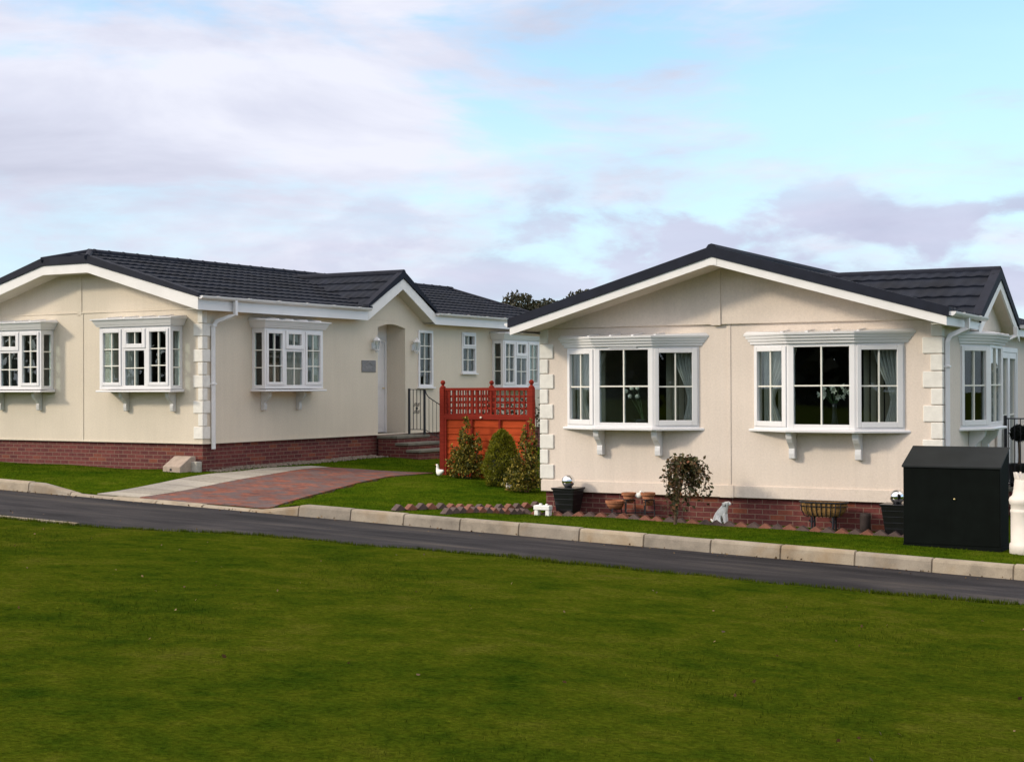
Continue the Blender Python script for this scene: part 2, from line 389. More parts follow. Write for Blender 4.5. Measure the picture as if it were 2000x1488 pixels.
def inside(a, b, poly):
    r = np.zeros(np.shape(a), bool); n = len(poly)
    for i in range(n):
        x1, y1 = poly[i]; x2, y2 = poly[(i + 1) % n]
        c = ((y1 > b) != (y2 > b)) & (a < (x2 - x1) * (b - y1) / (y2 - y1 + 1e-12) + x1)
        r ^= c
    return r
GROUND = empty_rot = -TH
def sheet(name, al, bl, zf, mat, mask=None, kind='structure', smooth=True):
    """a grid sheet in the road frame (object rotated so its x runs along the road)"""
    A, Bb = np.meshgrid(al, bl, indexing='ij'); Z = zf(A, Bb)
    v = np.stack([A, Bb, Z], -1).reshape(-1, 3); na, nb = len(al), len(bl)
    i = np.arange(na * nb).reshape(na, nb)
    q = np.stack([i[:-1, :-1], i[1:, :-1], i[1:, 1:], i[:-1, 1:]], -1).reshape(-1, 4)
    if mask is not None:
        ca = (A[:-1, :-1] + A[1:, 1:]).ravel() / 2; cb = (Bb[:-1, :-1] + Bb[1:, 1:]).ravel() / 2
        q = q[mask(ca, cb)]
    o = mesh_np(name, v, q.ravel(), 4, mat, None, smooth); o.rotation_euler = (0, 0, -TH)
    return tag(o, kind=kind)

DRIVE = [(-16.30, 17.56), (-13.75, 17.56), (-13.95, 18.1), (-14.28, 19.23), (-14.83, 21.48), (-15.1, 22.9), (-14.98, 24.25), (-16.84, 23.42), (-16.95, 22.83), (-16.84, 22.05), (-16.67, 20.93)]
PATH = [(-17.2, 17.56), (-16.31, 17.56), (-16.68, 20.93), (-16.85, 22.05), (-16.96, 22.83), (-16.85, 23.42), (-17.25, 23.35), (-17.5, 22.3), (-17.6, 20.92)]
def poly_sheet(name, poly, dz, mat, step=0.2):
    bm = bmesh.new()
    vs = [bm.verts.new((a, b, 0)) for a, b in poly]; bm.faces.new(vs)
    lo = [min(p[i] for p in poly) for i in (0, 1)]; hi = [max(p[i] for p in poly) for i in (0, 1)]
    for ax in (0, 1):
        t = lo[ax] + step
        while t < hi[ax]:
            no = (1, 0, 0) if ax == 0 else (0, 1, 0); co = (t, 0, 0) if ax == 0 else (0, t, 0)
            bmesh.ops.bisect_plane(bm, geom=bm.verts[:] + bm.edges[:] + bm.faces[:], plane_co=co, plane_no=no); t += step
    edges = [e for e in bm.edges if len(e.link_faces) == 1]
    for v in bm.verts: v.co.z = float(gz(v.co.x, v.co.y)) + dz
    r = bmesh.ops.extrude_edge_only(bm, edges=edges)
    for v in [g for g in r['geom'] if isinstance(g, bmesh.types.BMVert)]: v.co.z -= 0.08
    bmesh.ops.recalc_face_normals(bm, faces=bm.faces)
    me = bpy.data.meshes.new(name); bm.to_mesh(me); bm.free(); me.materials.append(mat)
    o = bpy.data.objects.new(name, me); COL.objects.link(o); o.rotation_euler = (0, 0, -TH)
    return tag(o, kind='structure')

def edge_b(a):  # road edge of the near lawn
    return np.interp(a, [-60, -14.2, -13.5, -13.0, -12.6, -11.9, -11.0, -10.2, -9.3, -8.4, -6.7, -5.1, -3.8, -2.6, 10],
                     [14.0, 14.02, 14.10, 14.35, 14.72, 14.95, 14.98, 14.9, 15.13, 15.3, 15.2, 15.14, 15.28, 15.5, 15.5]) + 0.03 * np.sin(a * 5.1) + 0.025 * np.sin(a * 11.7 + 1)

# far ground
ga = np.array([-500, -200, -80, -40, -20, 0, 15, 40, 120, 500.]); gb = np.array([-500, -100, -30, 0, 12, 20, 30, 45, 100, 500.])
sheet('ground', ga, gb, lambda a, b: road_z(a) - 0.25, M['lawn'])
# the road
sheet('road', np.arange(-60, 26, 1.0), np.array([12.5, 14, 15, 15.6, 16.2, 16.8, 17.45]), lambda a, b: road_z(a) + 0.015 * (1 - ((b - 16) / 2.5) ** 2), M['asphalt'])
# the lawn of the two plots
def back_z(a, b):
    z = gz(a, np.maximum(b, 17.56)); k = inside(a, b, DRIVE) | inside(a, b, PATH)
    return z - np.where(k, 0.05, 0)
sheet('lawn', np.concatenate([np.arange(-45, -26, 1.0), np.arange(-26, -2, 0.22), np.arange(-2, 14, 1.0)]),
      np.concatenate([[17.54], np.arange(17.6, 28.5, 0.22), np.arange(28.6, 60, 1.5)]), back_z, M['garden_lawn'])
poly_sheet('driveway', DRIVE, 0.012, M['paver'])
poly_sheet('path', PATH, 0.016, M['path_slab'])
# the near lawn: rows follow the wavy edge
ta = np.concatenate([np.arange(-45, -20, 1.5), np.arange(-20, 4, 0.2), np.arange(4, 25, 1.5)])
tt = np.concatenate([[0, 0.0, 0.06, 0.15, 0.3], np.arange(0.5, 10.5, 0.35), np.arange(11, 40, 1.5)])
A, T = np.meshgrid(ta, tt, indexing='ij'); Bm = edge_b(A) - T
Zf = road_z(A) + .02 + .04 * np.clip(15.3 - Bm, 0, 13) + 0.012 * np.sin(A * 1.3 + Bm) * np.sin(Bm * 0.9) + 0.022 * np.clip(T / 0.15, 0, 1)
Zf[:, 0] -= 0.15
i = np.arange(A.size).reshape(A.shape)
q = np.stack([i[:-1, 1:], i[1:, 1:], i[1:, :-1], i[:-1, :-1]], -1).reshape(-1, 4)
o = mesh_np('lawn', np.stack([A, Bm, Zf], -1).reshape(-1, 3), q.ravel(), 4, M['lawn'], None, True)
o.rotation_euler = (0, 0, -TH); tag(o, kind='structure')

# kerb: one run of concrete with grooved joints, dropped across the drive
def kerb():
    b = B(); top = lambda a: float(np.interp(a, [-60, -18.35, -17.5, -13.85, -13.0, 30], [.17, .17, .050, .050, .17, .17]))
    secs = []; a = -45.0; joints = []
    j = -10.34 - 0.915 * 36
    while j < 20: joints.append(j); j += 0.915
    xs = sorted(set([-45.0, 15.0] + [x + d for x in joints if -44 < x < 14 for d in (-.012, -.004, .004, .012)] + [-18.35, -17.5, -13.85, -13.0]))
    for x in xs:
        g = any(abs(x - jn) < 0.006 for jn in joints)
        k = 0.018 if g else 0; t = top(x) - k; z = float(road_z(x)); fr = 17.40 + k
        dy = 0.010 * math.sin(round((x + 10.34) / 0.915) * 2.3)   # stones laid a little out of true
        dzz = 0.006 * math.sin(round((x + 10.34) / 0.915 - .5) * 1.7)
        prof = [(fr - 0.012, -0.1), (fr + dy, 0.0), (fr + 0.02 + dy, max(0.02, t - 0.035) + dzz), (fr + 0.035 + dy, max(.03, t - 0.010) + dzz), (fr + 0.055 + dy, t + dzz), (17.56, t + dzz), (17.56, -0.1)]
        secs.append([b.v((x, y, z + h)) for y, h in prof])
    for s0, s1 in zip(secs, secs[1:]):
        for k in range(len(s0) - 1): b.f([s0[k], s1[k], s1[k + 1], s0[k + 1]])
    b.f(secs[0]); b.f(secs[-1][::-1])
    o = b.build('kerb', M['kerb']); o.rotation_euler = (0, 0, -TH); tag(o, kind='structure')
kerb()
b = B()
for x0, x1 in ((-45, -14.15),):
    n = 60; rows = []
    for k in range(n + 1):
        x = x0 + (x1 - x0) * k / n; z = float(road_z(x)) + .02 + .04 * 1.27
        y = 14.05 + 0.012 * math.sin(x * 3)
        rows.append([b.v((x, y + p, z + h)) for p, h in ((0, -0.1), (0, 0.035), (0.06, 0.035), (0.06, -0.2))])
    for r0, r1 in zip(rows, rows[1:]):
        for k in range(3): b.f([r0[k], r1[k], r1[k + 1], r0[k + 1]])
o = b.build('edging_strip', M['kerb']); o.rotation_euler = (0, 0, -TH); tag(o, kind='structure')

# ------------------------------------------------------------------ roofs
def tiled(bm, org, sdir, udir, s0, s1, t0, t1, clip=None, course=0.37, wave=0.21):
    """pressed pantile sheet: org + sdir*s + udir*t, stepped courses that ripple along s"""
    n = sdir.cross(udir).normalized()
    if n.z < 0: n = -n
    loc = bmesh.new()
    ns = max(2, int((s1 - s0) / (wave / 6))); ss = [s0 + (s1 - s0) * k / ns for k in range(ns + 1)]
    ts = []; c0 = math.floor(t0 / course)
    k = c0
    while k * course < t1:
        for fr, h in ((0.0, 0.0), (0.004, 0.026), (0.10, 0.028), (0.5, 0.016), (0.999, 0.0)):
            t = (k + fr) * course
            if t0 <= t <= t1: ts.append((t, h))
        k += 1
    if ts[0][0] > t0: ts.insert(0, (t0, 0.03))
    if ts[-1][0] < t1: ts.append((t1, 0.015))
    rows = []
    for t, h in ts:
        w = min(1, h / 0.02)
        rows.append([loc.verts.new(org + sdir * s + udir * t + n * (h + 0.0075 * (0.35 + 0.65 * w) * math.sin(2 * PI * s / wave))) for s in ss])
    for r0, r1 in zip(rows, rows[1:]):
        for j in range(ns): loc.faces.new([r0[j], r0[j + 1], r1[j + 1], r1[j]])
    for co, no in (clip or []):
        bmesh.ops.bisect_plane(loc, geom=loc.verts[:] + loc.edges[:] + loc.faces[:], plane_co=co, plane_no=no, clear_outer=True)
    bmesh.ops.recalc_face_normals(loc, faces=loc.faces)
    me = bpy.data.meshes.new('t'); loc.to_mesh(me); loc.free(); bm.from_mesh(me); bpy.data.meshes.remove(me)

def Vv(*p): return Vector(p)

# ------------------------------------------------------------------ window pieces
def casement(fn, parent, o0, o1, z0, z1, g0, g1, h0, h1, nx, nz, n_front=0.018, dz=0.0, sash=True):
    """opening light: frame, pane and glazing bars in plane coordinates (s, n, z)"""
    if sash:
        b = B(fn)
        b.box(o0, g0, -0.05, n_front, z0, z1); b.box(g1, o1, -0.05, n_front, z0, z1)
        b.box(g0, g1, -0.05, n_front, z0, h0); b.box(g0, g1, -0.05, n_front, h1, z1)
        b.build('casement', M['upvc'], parent, bevel=0.006, dz=dz)
    b = B(fn); b.box(g0 - .004, g1 + .004, -0.034, -0.026, h0 - .004, h1 + .004); b.build('pane', M['glass'], parent, dz=dz)
    if nx > 1 or nz > 1:
        b = B(fn); w = 0.010
        zs = [h0 + (h1 - h0) * k / nz for k in range(1, nz)]
        if nx == 1:
            for x0, x1 in ((g0, g0 + .006), (g1 - .006, g1)): b.box(x0, x1, -.048, -.006, h0, h1)
        for k in range(1, nx):
            x = g0 + (g1 - g0) * k / nx; b.box(x - w, x + w, -0.048, -0.006, h0, h1)
        for z in zs: b.box(g0, g1, -0.045, -0.008, z - w, z + w)
        b.build('glazing_bar', M['bar'], parent, dz=dz)

def loft(b, foot, steps, zw, n_wall=0.0):
    """a moulding: footprint polygons at rising heights, closed by a lean-to top"""
    rings = [[b.v((s, n, z)) for s, n in foot(off)] for z, off in steps]
    for r0, r1 in zip(rings, rings[1:]):
        for j in range(len(r0) - 1): b.f([r0[j], r0[j + 1], r1[j + 1], r1[j]])
    b.f(rings[0])
    last = rings[-1]; f = foot(steps[-1][1])
    w = [b.v((f[0][0] + 0.05, 0.004, zw)), b.v((f[-1][0] - 0.05, 0.004, zw))]
    b.f([last[0], last[1], w[0]]); b.f([last[1], last[2], w[1], w[0]]); b.f([last[2], last[3], w[1]])

def corbel(fn, parent, s, zt, zb, proj, w, dz, mat):
    h = zt - zb
    pts = [(0.004, zt), (proj, zt), (proj, zt - .10 * h), (proj * .95, zt - .25 * h), (proj * .78, zt - .38 * h), (proj * .55, zt - .50 * h), (proj * .38, zt - .62 * h),
           (proj * .42, zt - .66 * h), (proj * .44, zt - .80 * h), (proj * .40, zt - .97 * h), (proj * .34, zb), (0.004, zb)]
    b = B(fn); b.prism([(n, z) for n, z in pts], s - w / 2, s + w / 2, 'x'); b.build('corbel', mat, parent, bevel=0.006, dz=dz)

def box_bay(fn, parent, dz, cor=(0.43, 1.62)):
    """square bay, 1.82 wide and 0.32 deep; fn maps (s, n, z) to the house"""
    W, D = 1.82, 0.32
    ff = lambda p: fn(Vector((p.x, p.y + D, p.z)))
    b = B(fn)
    b.box(0, .05, D - .07, D, 1.02, 2.2); b.box(W - .05, W, D - .07, D, 1.02, 2.2)
    b.box(.05, W - .05, D - .07, D, 1.02, 1.09); b.box(.05, W - .05, D - .07, D, 2.15, 2.2)
    b.box(.575, .63, D - .07, D, 1.09, 2.15); b.box(1.19, 1.245, D - .07, D, 1.09, 2.15)
    b.box(.63, 1.19, D - .07, D, 1.746, 1.794)
    b.box(.63, .665, D - .07, D - .002, 1.09, 1.746); b.box(1.155, 1.19, D - .07, D - .002, 1.09, 1.746)
    for s0, s1 in ((0, .06), (W - .06, W)):
        b.box(s0, s1, .002, .06, 1.02, 2.2); b.box(s0, s1, .06, D - .07, 1.02, 1.09); b.box(s0, s1, .06, D - .07, 2.1, 2.2)
    b.box(.06, W - .06, .002, D - .07, 2.17, 2.2); b.box(.06, W - .06, .002, D - .07, 1.02, 1.05)
    bay = b.build('bay_window', M['upvc'], parent, bevel=0.004, dz=dz)
    casement(ff, bay, .05, .575, 1.09, 2.15, .105, .52, 1.15, 2.09, 2, 3, dz=dz)
    casement(ff, bay, 1.245, 1.77, 1.09, 2.15, 1.30, 1.715, 1.15, 2.09, 2, 3, dz=dz)
    casement(ff, bay, .63, 1.19, 1.796, 2.15, .71, 1.11, 1.875, 2.09, 2, 1, dz=dz)
    casement(ff, bay, 0, 0, 0, 0, .665, 1.155, 1.09, 1.746, 2, 2, dz=dz, sash=False)
    for side in (0, 1):
        sf = (lambda p: fn(Vector((-p.y, p.x, p.z)))) if side == 0 else (lambda p: fn(Vector((W + p.y, p.x, p.z))))
        casement(sf, bay, 0, 0, 0, 0, .06, D - .07, 1.09, 2.1, 1, 3, dz=dz, sash=False)
    b = B(fn); b.hexa([(-.05, .003, .965), (W + .05, .003, .965), (W + .05, D + .06, .965), (-.05, D + .06, .965), (-.05, .003, 1.018), (W + .05, .003, 1.018), (W + .05, D + .06, 1.0), (-.05, D + .06, 1.0)])
    b.build('sill', M['upvc'], bay, bevel=0.008, dz=dz)
    foot = lambda o: [(-o, 0.004), (-o, D + o), (W + o, D + o), (W + o, 0.004)]
    b = B(fn); loft(b, foot, [(2.2, .02), (2.204, .04), (2.232, .05), (2.24, .06), (2.325, .10), (2.33, .125), (2.352, .128)], 2.40)
    for k in range(4):
        s = 0.3 + k * .44; b.tube([(s, .03, 2.398), (s, D + .10, 2.355)], .022, 8)
    b.build('cornice', M['upvc'], bay, dz=dz)
    for s in cor: corbel(fn, bay, s, .965, .60, .22, .08, dz, M['corbel'])
    return bay

def splay_bay(fn, parent, dz, vent=False):
    """canted bay, 2.18 wide on the wall, 0.30 deep"""
    P = [(0, 0), (.62, .30), (1.56, .30), (2.18, 0)]; ang = math.atan2(.30, .62); c, s_ = math.cos(ang), math.sin(ang)
    fl = lambda p: fn(Vector((p.x * c - p.y * s_, p.x * s_ + p.y * c, p.z)))
    fr = lambda p: fn(Vector((1.56 + p.x * c + p.y * s_, .30 - p.x * s_ + p.y * c, p.z)))
    fc = lambda p: fn(Vector((.62 + p.x, .30 + p.y, p.z)))
    b = B(fc)
    b.box(0, .076, -.07, 0, 1.0, 2.2); b.box(.864, .94, -.07, 0, 1.0, 2.2); b.box(.076, .864, -.07, 0, 1.0, 1.072); b.box(.076, .864, -.07, 0, 2.15, 2.2)
    bayb = b
    for f in (fl, fr):
        q = B(f); e0, e1 = (.012, .689) if f is fl else (0.0, .677)
        q.box(e0, .03, -.07, -.001, 1.0, 2.2); q.box(.655, e1, -.07, -.001, 1.0, 2.2); q.box(.03, .655, -.07, -.001, 1.0, 1.035); q.box(.03, .655, -.07, -.001, 2.165, 2.2)
        me = bpy.data.meshes.new('t'); q.bm.to_mesh(me); q.bm.free(); bayb.bm.from_mesh(me); bpy.data.meshes.remove(me)
    q = B(fn); q.prism([(.08, .003), (.64, .25), (1.54, .25), (2.10, .003)], 2.18, 2.2, 'z'); q.prism([(.08, .003), (.64, .25), (1.54, .25), (2.10, .003)], 1.0, 1.02, 'z')
    me = bpy.data.meshes.new('t'); q.bm.to_mesh(me); q.bm.free(); bayb.bm.from_mesh(me); bpy.data.meshes.remove(me)
    bay = bayb.build('bay_window', M['upvc'], parent, bevel=0.004, dz=dz)
    casement(fc, bay, 0, 0, 0, 0, .076, .864, 1.072, 2.15, 2, 2, dz=dz, sash=False)
    for f in (fl, fr): casement(f, bay, .03, .655, 1.035, 2.165, .09, .575, 1.11, 2.10, 2, 2, dz=dz)
    foot = lambda o: [(-o * 1.1, .004), (.62 - o * .23, .30 + o), (1.56 + o * .23, .30 + o), (2.18 + o * 1.1, .004)]
    b = B(fn); loft(b, foot, [(.962, .06), (.985, .065), (.998, .05)], 1.001); b.build('sill', M['upvc'], bay, dz=dz)
    b = B(fn); loft(b, foot, [(2.2, .015), (2.203, .04), (2.238, .045), (2.243, .07), (2.277, .078), (2.283, .10), (2.318, .108), (2.324, .13), (2.35, .135)], 2.39)
    for k in range(4):
        s = 0.55 + k * .36; b.tube([(s, .03, 2.388), (s, .38, 2.353)], .022, 8)
    b.build('cornice', M['upvc'], bay, dz=dz)
    for s in (.60, 1.545): corbel(fn, bay, s, .962, .575, .24, .088, dz, M['upvc'])
    if vent:
        b = B(fc); b.box(.235, .69, .002, .02, 2.178, 2.194); b.build('vent', M['upvc'], bay, dz=dz)
    return bay

def flush_window(fn, parent, s0, s1, z0, z1, lights, dz, frame=.045):
    b = B(fn)
    b.box(s0, s0 + frame, -.05, .03, z0, z1); b.box(s1 - frame, s1, -.05, .03, z0, z1)
    b.box(s0 + frame, s1 - frame, -.05, .03, z0, z0 + frame); b.box(s0 + frame, s1 - frame, -.05, .03, z1 - frame, z1)
    b.box(s0 - .04, s1 + .04, .001, .07, z0 - .035, z0 - .002)
    for l in lights[:-1]: b.box(s0 + frame, s1 - frame, -.05, .03, l[0] - .045, l[0])
    w = b.build('window', M['upvc'], parent, bevel=.004, dz=dz)
    for (a, c, nx, nz, sash) in lights:
        if sash: casement(fn, w, s0 + frame, s1 - frame, a, c, s0 + frame + .05, s1 - frame - .05, a + .05, c - .05, nx, nz, .045, dz)
        else: casement(fn, w, 0, 0, 0, 0, s0 + frame, s1 - frame, a, c, nx, nz, dz=dz, sash=False)
    return w

# ------------------------------------------------------------------ walls with openings
def wall_grid(b, s0, s1, z0, z1, holes, top=None):
    xs = sorted({s0, s1, *[h[0] for h in holes], *[h[1] for h in holes]}); zs = sorted({z0, z1, *[h[2] for h in holes], *[h[3] for h in holes]})
    vs = {}
    def V(x, z):
        if (x, z) not in vs: vs[(x, z)] = b.v((x, 0, z))
        return vs[(x, z)]
    for x0, x1 in zip(xs, xs[1:]):
        for a, c in zip(zs, zs[1:]):
            mx, mz = (x0 + x1) / 2, (a + c) / 2
            if any(h[0] < mx < h[1] and h[2] < mz < h[3] for h in holes): continue
            b.f([V(x0, a), V(x1, a), V(x1, c), V(x0, c)])
    if top:
        row = [V(x, z1) for x in xs if top[0][0] - 1e-6 <= x <= top[-1][0] + 1e-6]
        b.f(row + [b.v((x, 0, z)) for x, z in top[1:-1]][::-1])

def quoins(fn, parent, s_sign, s_edge, z_list, wide, narrow, first_wide, dz):
    for k, (z0, z1) in enumerate(z_list):
        w = wide if (k % 2 == 0) == first_wide else narrow
        w += random.uniform(-.008, .008)
        b = B(fn); s0, s1 = sorted((s_edge, s_edge + s_sign * w)); b.box(s0, s1, .0, .022, z0 + .006, z1 - .006)
        b.build('quoin', M['quoin'], parent, bevel=.018, dz=dz, seg=3)

def barge(b, pts_b, pts_t, e0, e1, axis='y'):
    """a board following a gable: matching bottom and top polylines"""
    n = len(pts_b)
    for k in range(n - 1):
        q = [pts_b[k], pts_b[k + 1], pts_t[k + 1], pts_t[k]]
        b.prism(q, e0, e1, axis)

def gutter(fn, parent, pts0, pts1, dz, brackets=6):
    b = B(fn); p0, p1 = Vector(pts0), Vector(pts1); d = (p1 - p0)
    n = 10; r = .058
    side = Vector((0, 0, 1)).cross(d.normalized())
    for rr in (r, r - .008):
        pass
    rows = []
    for p in (p0, p1):
        rows.append([b.v(p + side * (-r * math.cos(PI * k / n)) + Vector((0, 0, -r * math.sin(PI * k / n)))) for k in range(n + 1)] +
                    [b.v(p + side * ((r - .01) * math.cos(PI * k / n)) + Vector((0, 0, -(r - .01) * math.sin(PI * k / n)))) for k in range(n + 1)])
    m = len(rows[0])
    for k in range(m): b.f([rows[0][k], rows[0][(k + 1) % m], rows[1][(k + 1) % m], rows[1][k]])
    for row in rows: b.f([row[k] for k in range(n + 1)])
    for k in range(brackets):
        c = p0 + d * ((k + .5) / brackets); e = d.normalized() * .028
        rr = r + .008
        A = [[b.v(c + e * sgn + side * (-rr * math.cos(PI * j / n)) + Vector((0, 0, .006 - rr * math.sin(PI * j / n)))) for j in range(n + 1)] for sgn in (-1, 1)]
        for j in range(n): b.f([A[0][j], A[0][j + 1], A[1][j + 1], A[1][j]])
        b.f(A[0]); b.f(A[1])
    return b.build('gutter', M['upvc'], parent, dz=dz)
# ------------------------------------------------------------------ the two park homes
ZC = 2.3
LC, LT = Vector((-5.7257, 27.1977, -1.0503 + ZC)), 0.5287
RC, RT = Vector((0.4573, 22.7965, -1.6177 + ZC)), 0.5028
def hw(C, t, u, v, h=0.0): return Vector((C.x + u * math.cos(t) + v * math.sin(t), C.y - u * math.sin(t) + v * math.cos(t), C.z + h))
HL, HR = 0.60, 0.46

def eaves(fn, parent, segs, out, zb, zt, dz, zg, name_g=True, dark=True):
    for s0, s1, nb in segs:
        b = B(fn); b.box(s0, s1, out - .022, out, zb, zt); b.build('fascia', M['upvc'], parent, dz=dz)
        b = B(fn); b.box(s0, s1, .002, out - .024, zb + .012, zb + .024); b.build('soffit', M['soffit'], parent, dz=dz)
        gutter(fn, parent, (s0 + (.0 if s0 > 0 else -.03), out + .062, zg), (s1, out + .062, zg), dz, nb)

# ---------------- left home
L = empty('park_home', (LC.x, LC.y, LC.z - HL), -LT, 'cream park home with a cropped gable end, square bays and an arched porch', 'park home', 'cream park homes')
lf = lambda p: Vector((p.x, -p.y, p.z)); ls = lambda p: Vector((p.y, p.x, p.z))
LW, LL = 6.2, 12.95
bw = lambda x: (x + .06, x + 1.76, 1.03, 2.17)
b = B(lf); wall_grid(b, -LW, 0, 0, 2.5, [bw(-2.31), bw(-5.72)], [(-LW, 2.5), (-LW, 2.56), (-3.7, 3.28), (-2.5, 3.28), (0, 2.56), (0, 2.5)])
b.fn = ls; wall_grid(b, .1, LL - .1, 0, 2.5, [bw(1.39), (5.56, 6.615, 0.0, 2.44), (7.15, 7.70, 1.05, 2.31), (9.0, 9.57, 1.40, 2.31), bw(10.38)], [(4.9, 2.5), (6.1, 3.25), (7.3, 2.5)] if False else None)
b.fn = lambda p: Vector((-LW - p.y, -p.x, p.z)); wall_grid(b, -LL + .1, -.1, 0, 2.5, [])
b.fn = lambda p: Vector((-p.x, LL + p.y, p.z)); wall_grid(b, 0, LW, 0, 2.5, [], [(0, 2.5), (0, 2.56), (3.1, 3.44), (LW, 2.56), (LW, 2.5)])
wall = b.build('wall', M['cream'], L, solid=.1, dz=HL)
b = B(ls); b.prism([(4.86, 2.502), (7.34, 2.502), (6.1, 3.24)], -.1, 0, 'y')
arch = [(5.56 + 1.055 * k / 14, 2.345 + .085 * math.sin(PI * k / 14)) for k in range(15)]
b.prism([(5.56, 2.44)] + arch[:1] + arch[1:-1] + [(6.615, 2.35), (6.615, 2.44)], -.1, 0, 'y')
b.box(5.46, 5.56, -.52, -.1, 0, 2.45); b.box(6.615, 6.715, -.52, -.1, 0, 2.45); b.box(5.56, 6.615, -.52, -.1, 2.44, 2.5)
b.build('porch_wall', M['cream'], L, dz=HL)
# cover trims on the front
b = B(lf); b.box(-3.15, -3.07, 0, .012, 0.02, 2.49); b.box(-3.225, -3.11, 0.0, .014, 2.53, 3.26)
b.box(-LW + .02, -3.226, 0, .016, 2.50, 2.528); b.box(-3.109, -.02, 0, .016, 2.50, 2.528); b.box(-3.225, -3.109, 0, .017, 2.47, 2.529)
b.box(-LW - .004, .004, 0, .014, 0.0, .03)
b.build('cover_trim', M['cream'], L, bevel=.004, dz=HL)
b = B(ls); b.box(.006, LL, 0, .012, 0, .03); b.build('cover_trim', M['cream'], L, dz=HL)
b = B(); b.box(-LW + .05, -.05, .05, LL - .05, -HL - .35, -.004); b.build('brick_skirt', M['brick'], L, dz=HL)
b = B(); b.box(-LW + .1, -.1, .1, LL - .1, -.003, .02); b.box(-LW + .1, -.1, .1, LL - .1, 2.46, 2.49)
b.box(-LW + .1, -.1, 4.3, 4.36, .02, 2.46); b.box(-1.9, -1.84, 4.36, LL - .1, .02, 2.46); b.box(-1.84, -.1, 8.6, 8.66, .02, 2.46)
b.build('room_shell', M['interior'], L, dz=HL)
# roof
tz = lambda a: 2.73 + .285 * (.3 - a)
b = B(); sl = math.hypot(1, .285); up = Vv(-1, 0, .285).normalized(); tl = 3.4 * sl
org = Vv(.33, 0, tz(.33))
hipclip = [(Vv(-2.5, -.45, 0), Vv(-.65, -.6, 0).normalized())]
tiled(b.bm, org, Vv(0, 1, 0), up, -.44, 4.92, 0, tl + .03, [(Vv(-2.5, -.45, 0), Vv(-.65, -.60, 0))])
tiled(b.bm, org, Vv(0, 1, 0), up, 4.92, 7.36, .42, tl + .03)
tiled(b.bm, org, Vv(0, 1, 0), up, 7.36, 13.37, 0, tl + .03)
tiled(b.bm, Vv(-6.53, 0, tz(.33)), Vv(0, 1, 0), Vv(1, 0, .285).normalized(), -.44, 13.37, 0, tl + .03, [(Vv(-3.7, -.45, 0), Vv(.65, -.60, 0))], wave=.42)
hs = Vv(0, .65, .171).normalized()
tiled(b.bm, Vv(-3.1, -.46, tz(-2.5)), Vv(1, 0, 0), hs, -.7, .7, 0, .69, [(Vv(-2.5, -.45, 0), Vv(.65, .60, 0)), (Vv(-3.7, -.45, 0), Vv(-.65, .60, 0))])
# porch roof
pz = lambda v: 3.55 - .60 * abs(v - 6.1)
for sg in (-1, 1):
    ud = Vv(0, -sg, .60).normalized(); o_ = Vv(.30, 6.1 + sg * 1.31, pz(6.1 + 1.31))
    tiled(b.bm, o_, Vv(-1, 0, 0), ud, -.03, 3.2, 0, 1.31 * math.hypot(1, .6) + .02)
roof = b.build('roof', M['tile'], L, smooth=False, dz=HL)
b = B(); zr = tz(-3.1) + .03
b.tube([(-3.1, .16, zr - .02), (-3.1, 13.4, zr - .02)], .075, 10)
for k in range(34): 
    y = .3 + k * .39; b.tube([(-3.1, y, zr - .02), (-3.1, y + .03, zr - .02)], .084, 10)
b.tube([(-2.47, -.47, tz(-2.5) + .01), (-3.1, .2, zr - .01)], .06, 8); b.tube([(-3.73, -.47, tz(-2.5) + .01), (-3.1, .2, zr - .01)], .06, 8)
b.tube([(.33, 6.1, 3.555), (-2.85, 6.1, 3.555)], .07, 10)
b.build('ridge_cap', M['tile_trim'], roof, dz=HL)
b = B(); bt = [(.34, 2.69), (-2.5, 3.43), (-3.7, 3.43), (-6.54, 2.69)]; tt_ = [(.34, tz(.34) + .05), (-2.5, tz(-2.5) + .055), (-3.7, tz(-2.5) + .055), (-6.54, tz(.34) + .05)]
barge(b, bt, tt_, -.475, -.31); b.build('verge_trim', M['tile_trim'], roof, dz=HL); b = B()
bt2 = [(.34, 2.69), (-3.1, 3.60), (-6.54, 2.69)]; tt2 = [(.34, tz(.34) + .05), (-3.1, tz(-3.1) + .055), (-6.54, tz(.34) + .05)]
barge(b, bt2, tt2, 13.24, 13.40); b.build('verge_trim', M['tile_trim'], roof, dz=HL)
b = B(); barge(b, [(4.77, 2.735), (6.1, 3.43), (7.43, 2.735)], [(4.77, pz(7.43) + .05), (6.1, 3.60), (7.43, pz(7.43) + .05)], .19, .335, 'x')
b.build('verge_trim', M['tile_trim'], roof, dz=HL)
b = B(); barge(b, [(.30, 2.46), (-2.5, 3.25), (-3.7, 3.25), (-6.5, 2.46)], [(.30, 2.69), (-2.5, 3.43), (-3.7, 3.43), (-6.5, 2.69)], -.45, -.42)
b.build('barge_board', M['board'], L, dz=HL)
b = B(); barge(b, [(.30, 2.46), (-3.1, 3.42), (-6.5, 2.46)], [(.30, 2.69), (-3.1, 3.60), (-6.5, 2.69)], 13.30, 13.33); b.build('barge_board', M['board'], L, dz=HL)
b = B(); barge(b, [(4.80, 2.462), (6.1, 3.19), (7.40, 2.462)], [(4.80, 2.70), (6.1, 3.435), (7.40, 2.70)], .278, .303, 'x'); b.build('barge_board', M['board'], L, dz=HL)
b = B()
barge(b, [(.27, 2.475), (-2.5, 3.262), (-3.7, 3.262), (-6.47, 2.475)], [(.27, 2.70), (-2.5, 3.50), (-3.7, 3.50), (-6.47, 2.70)], -.42, .30)
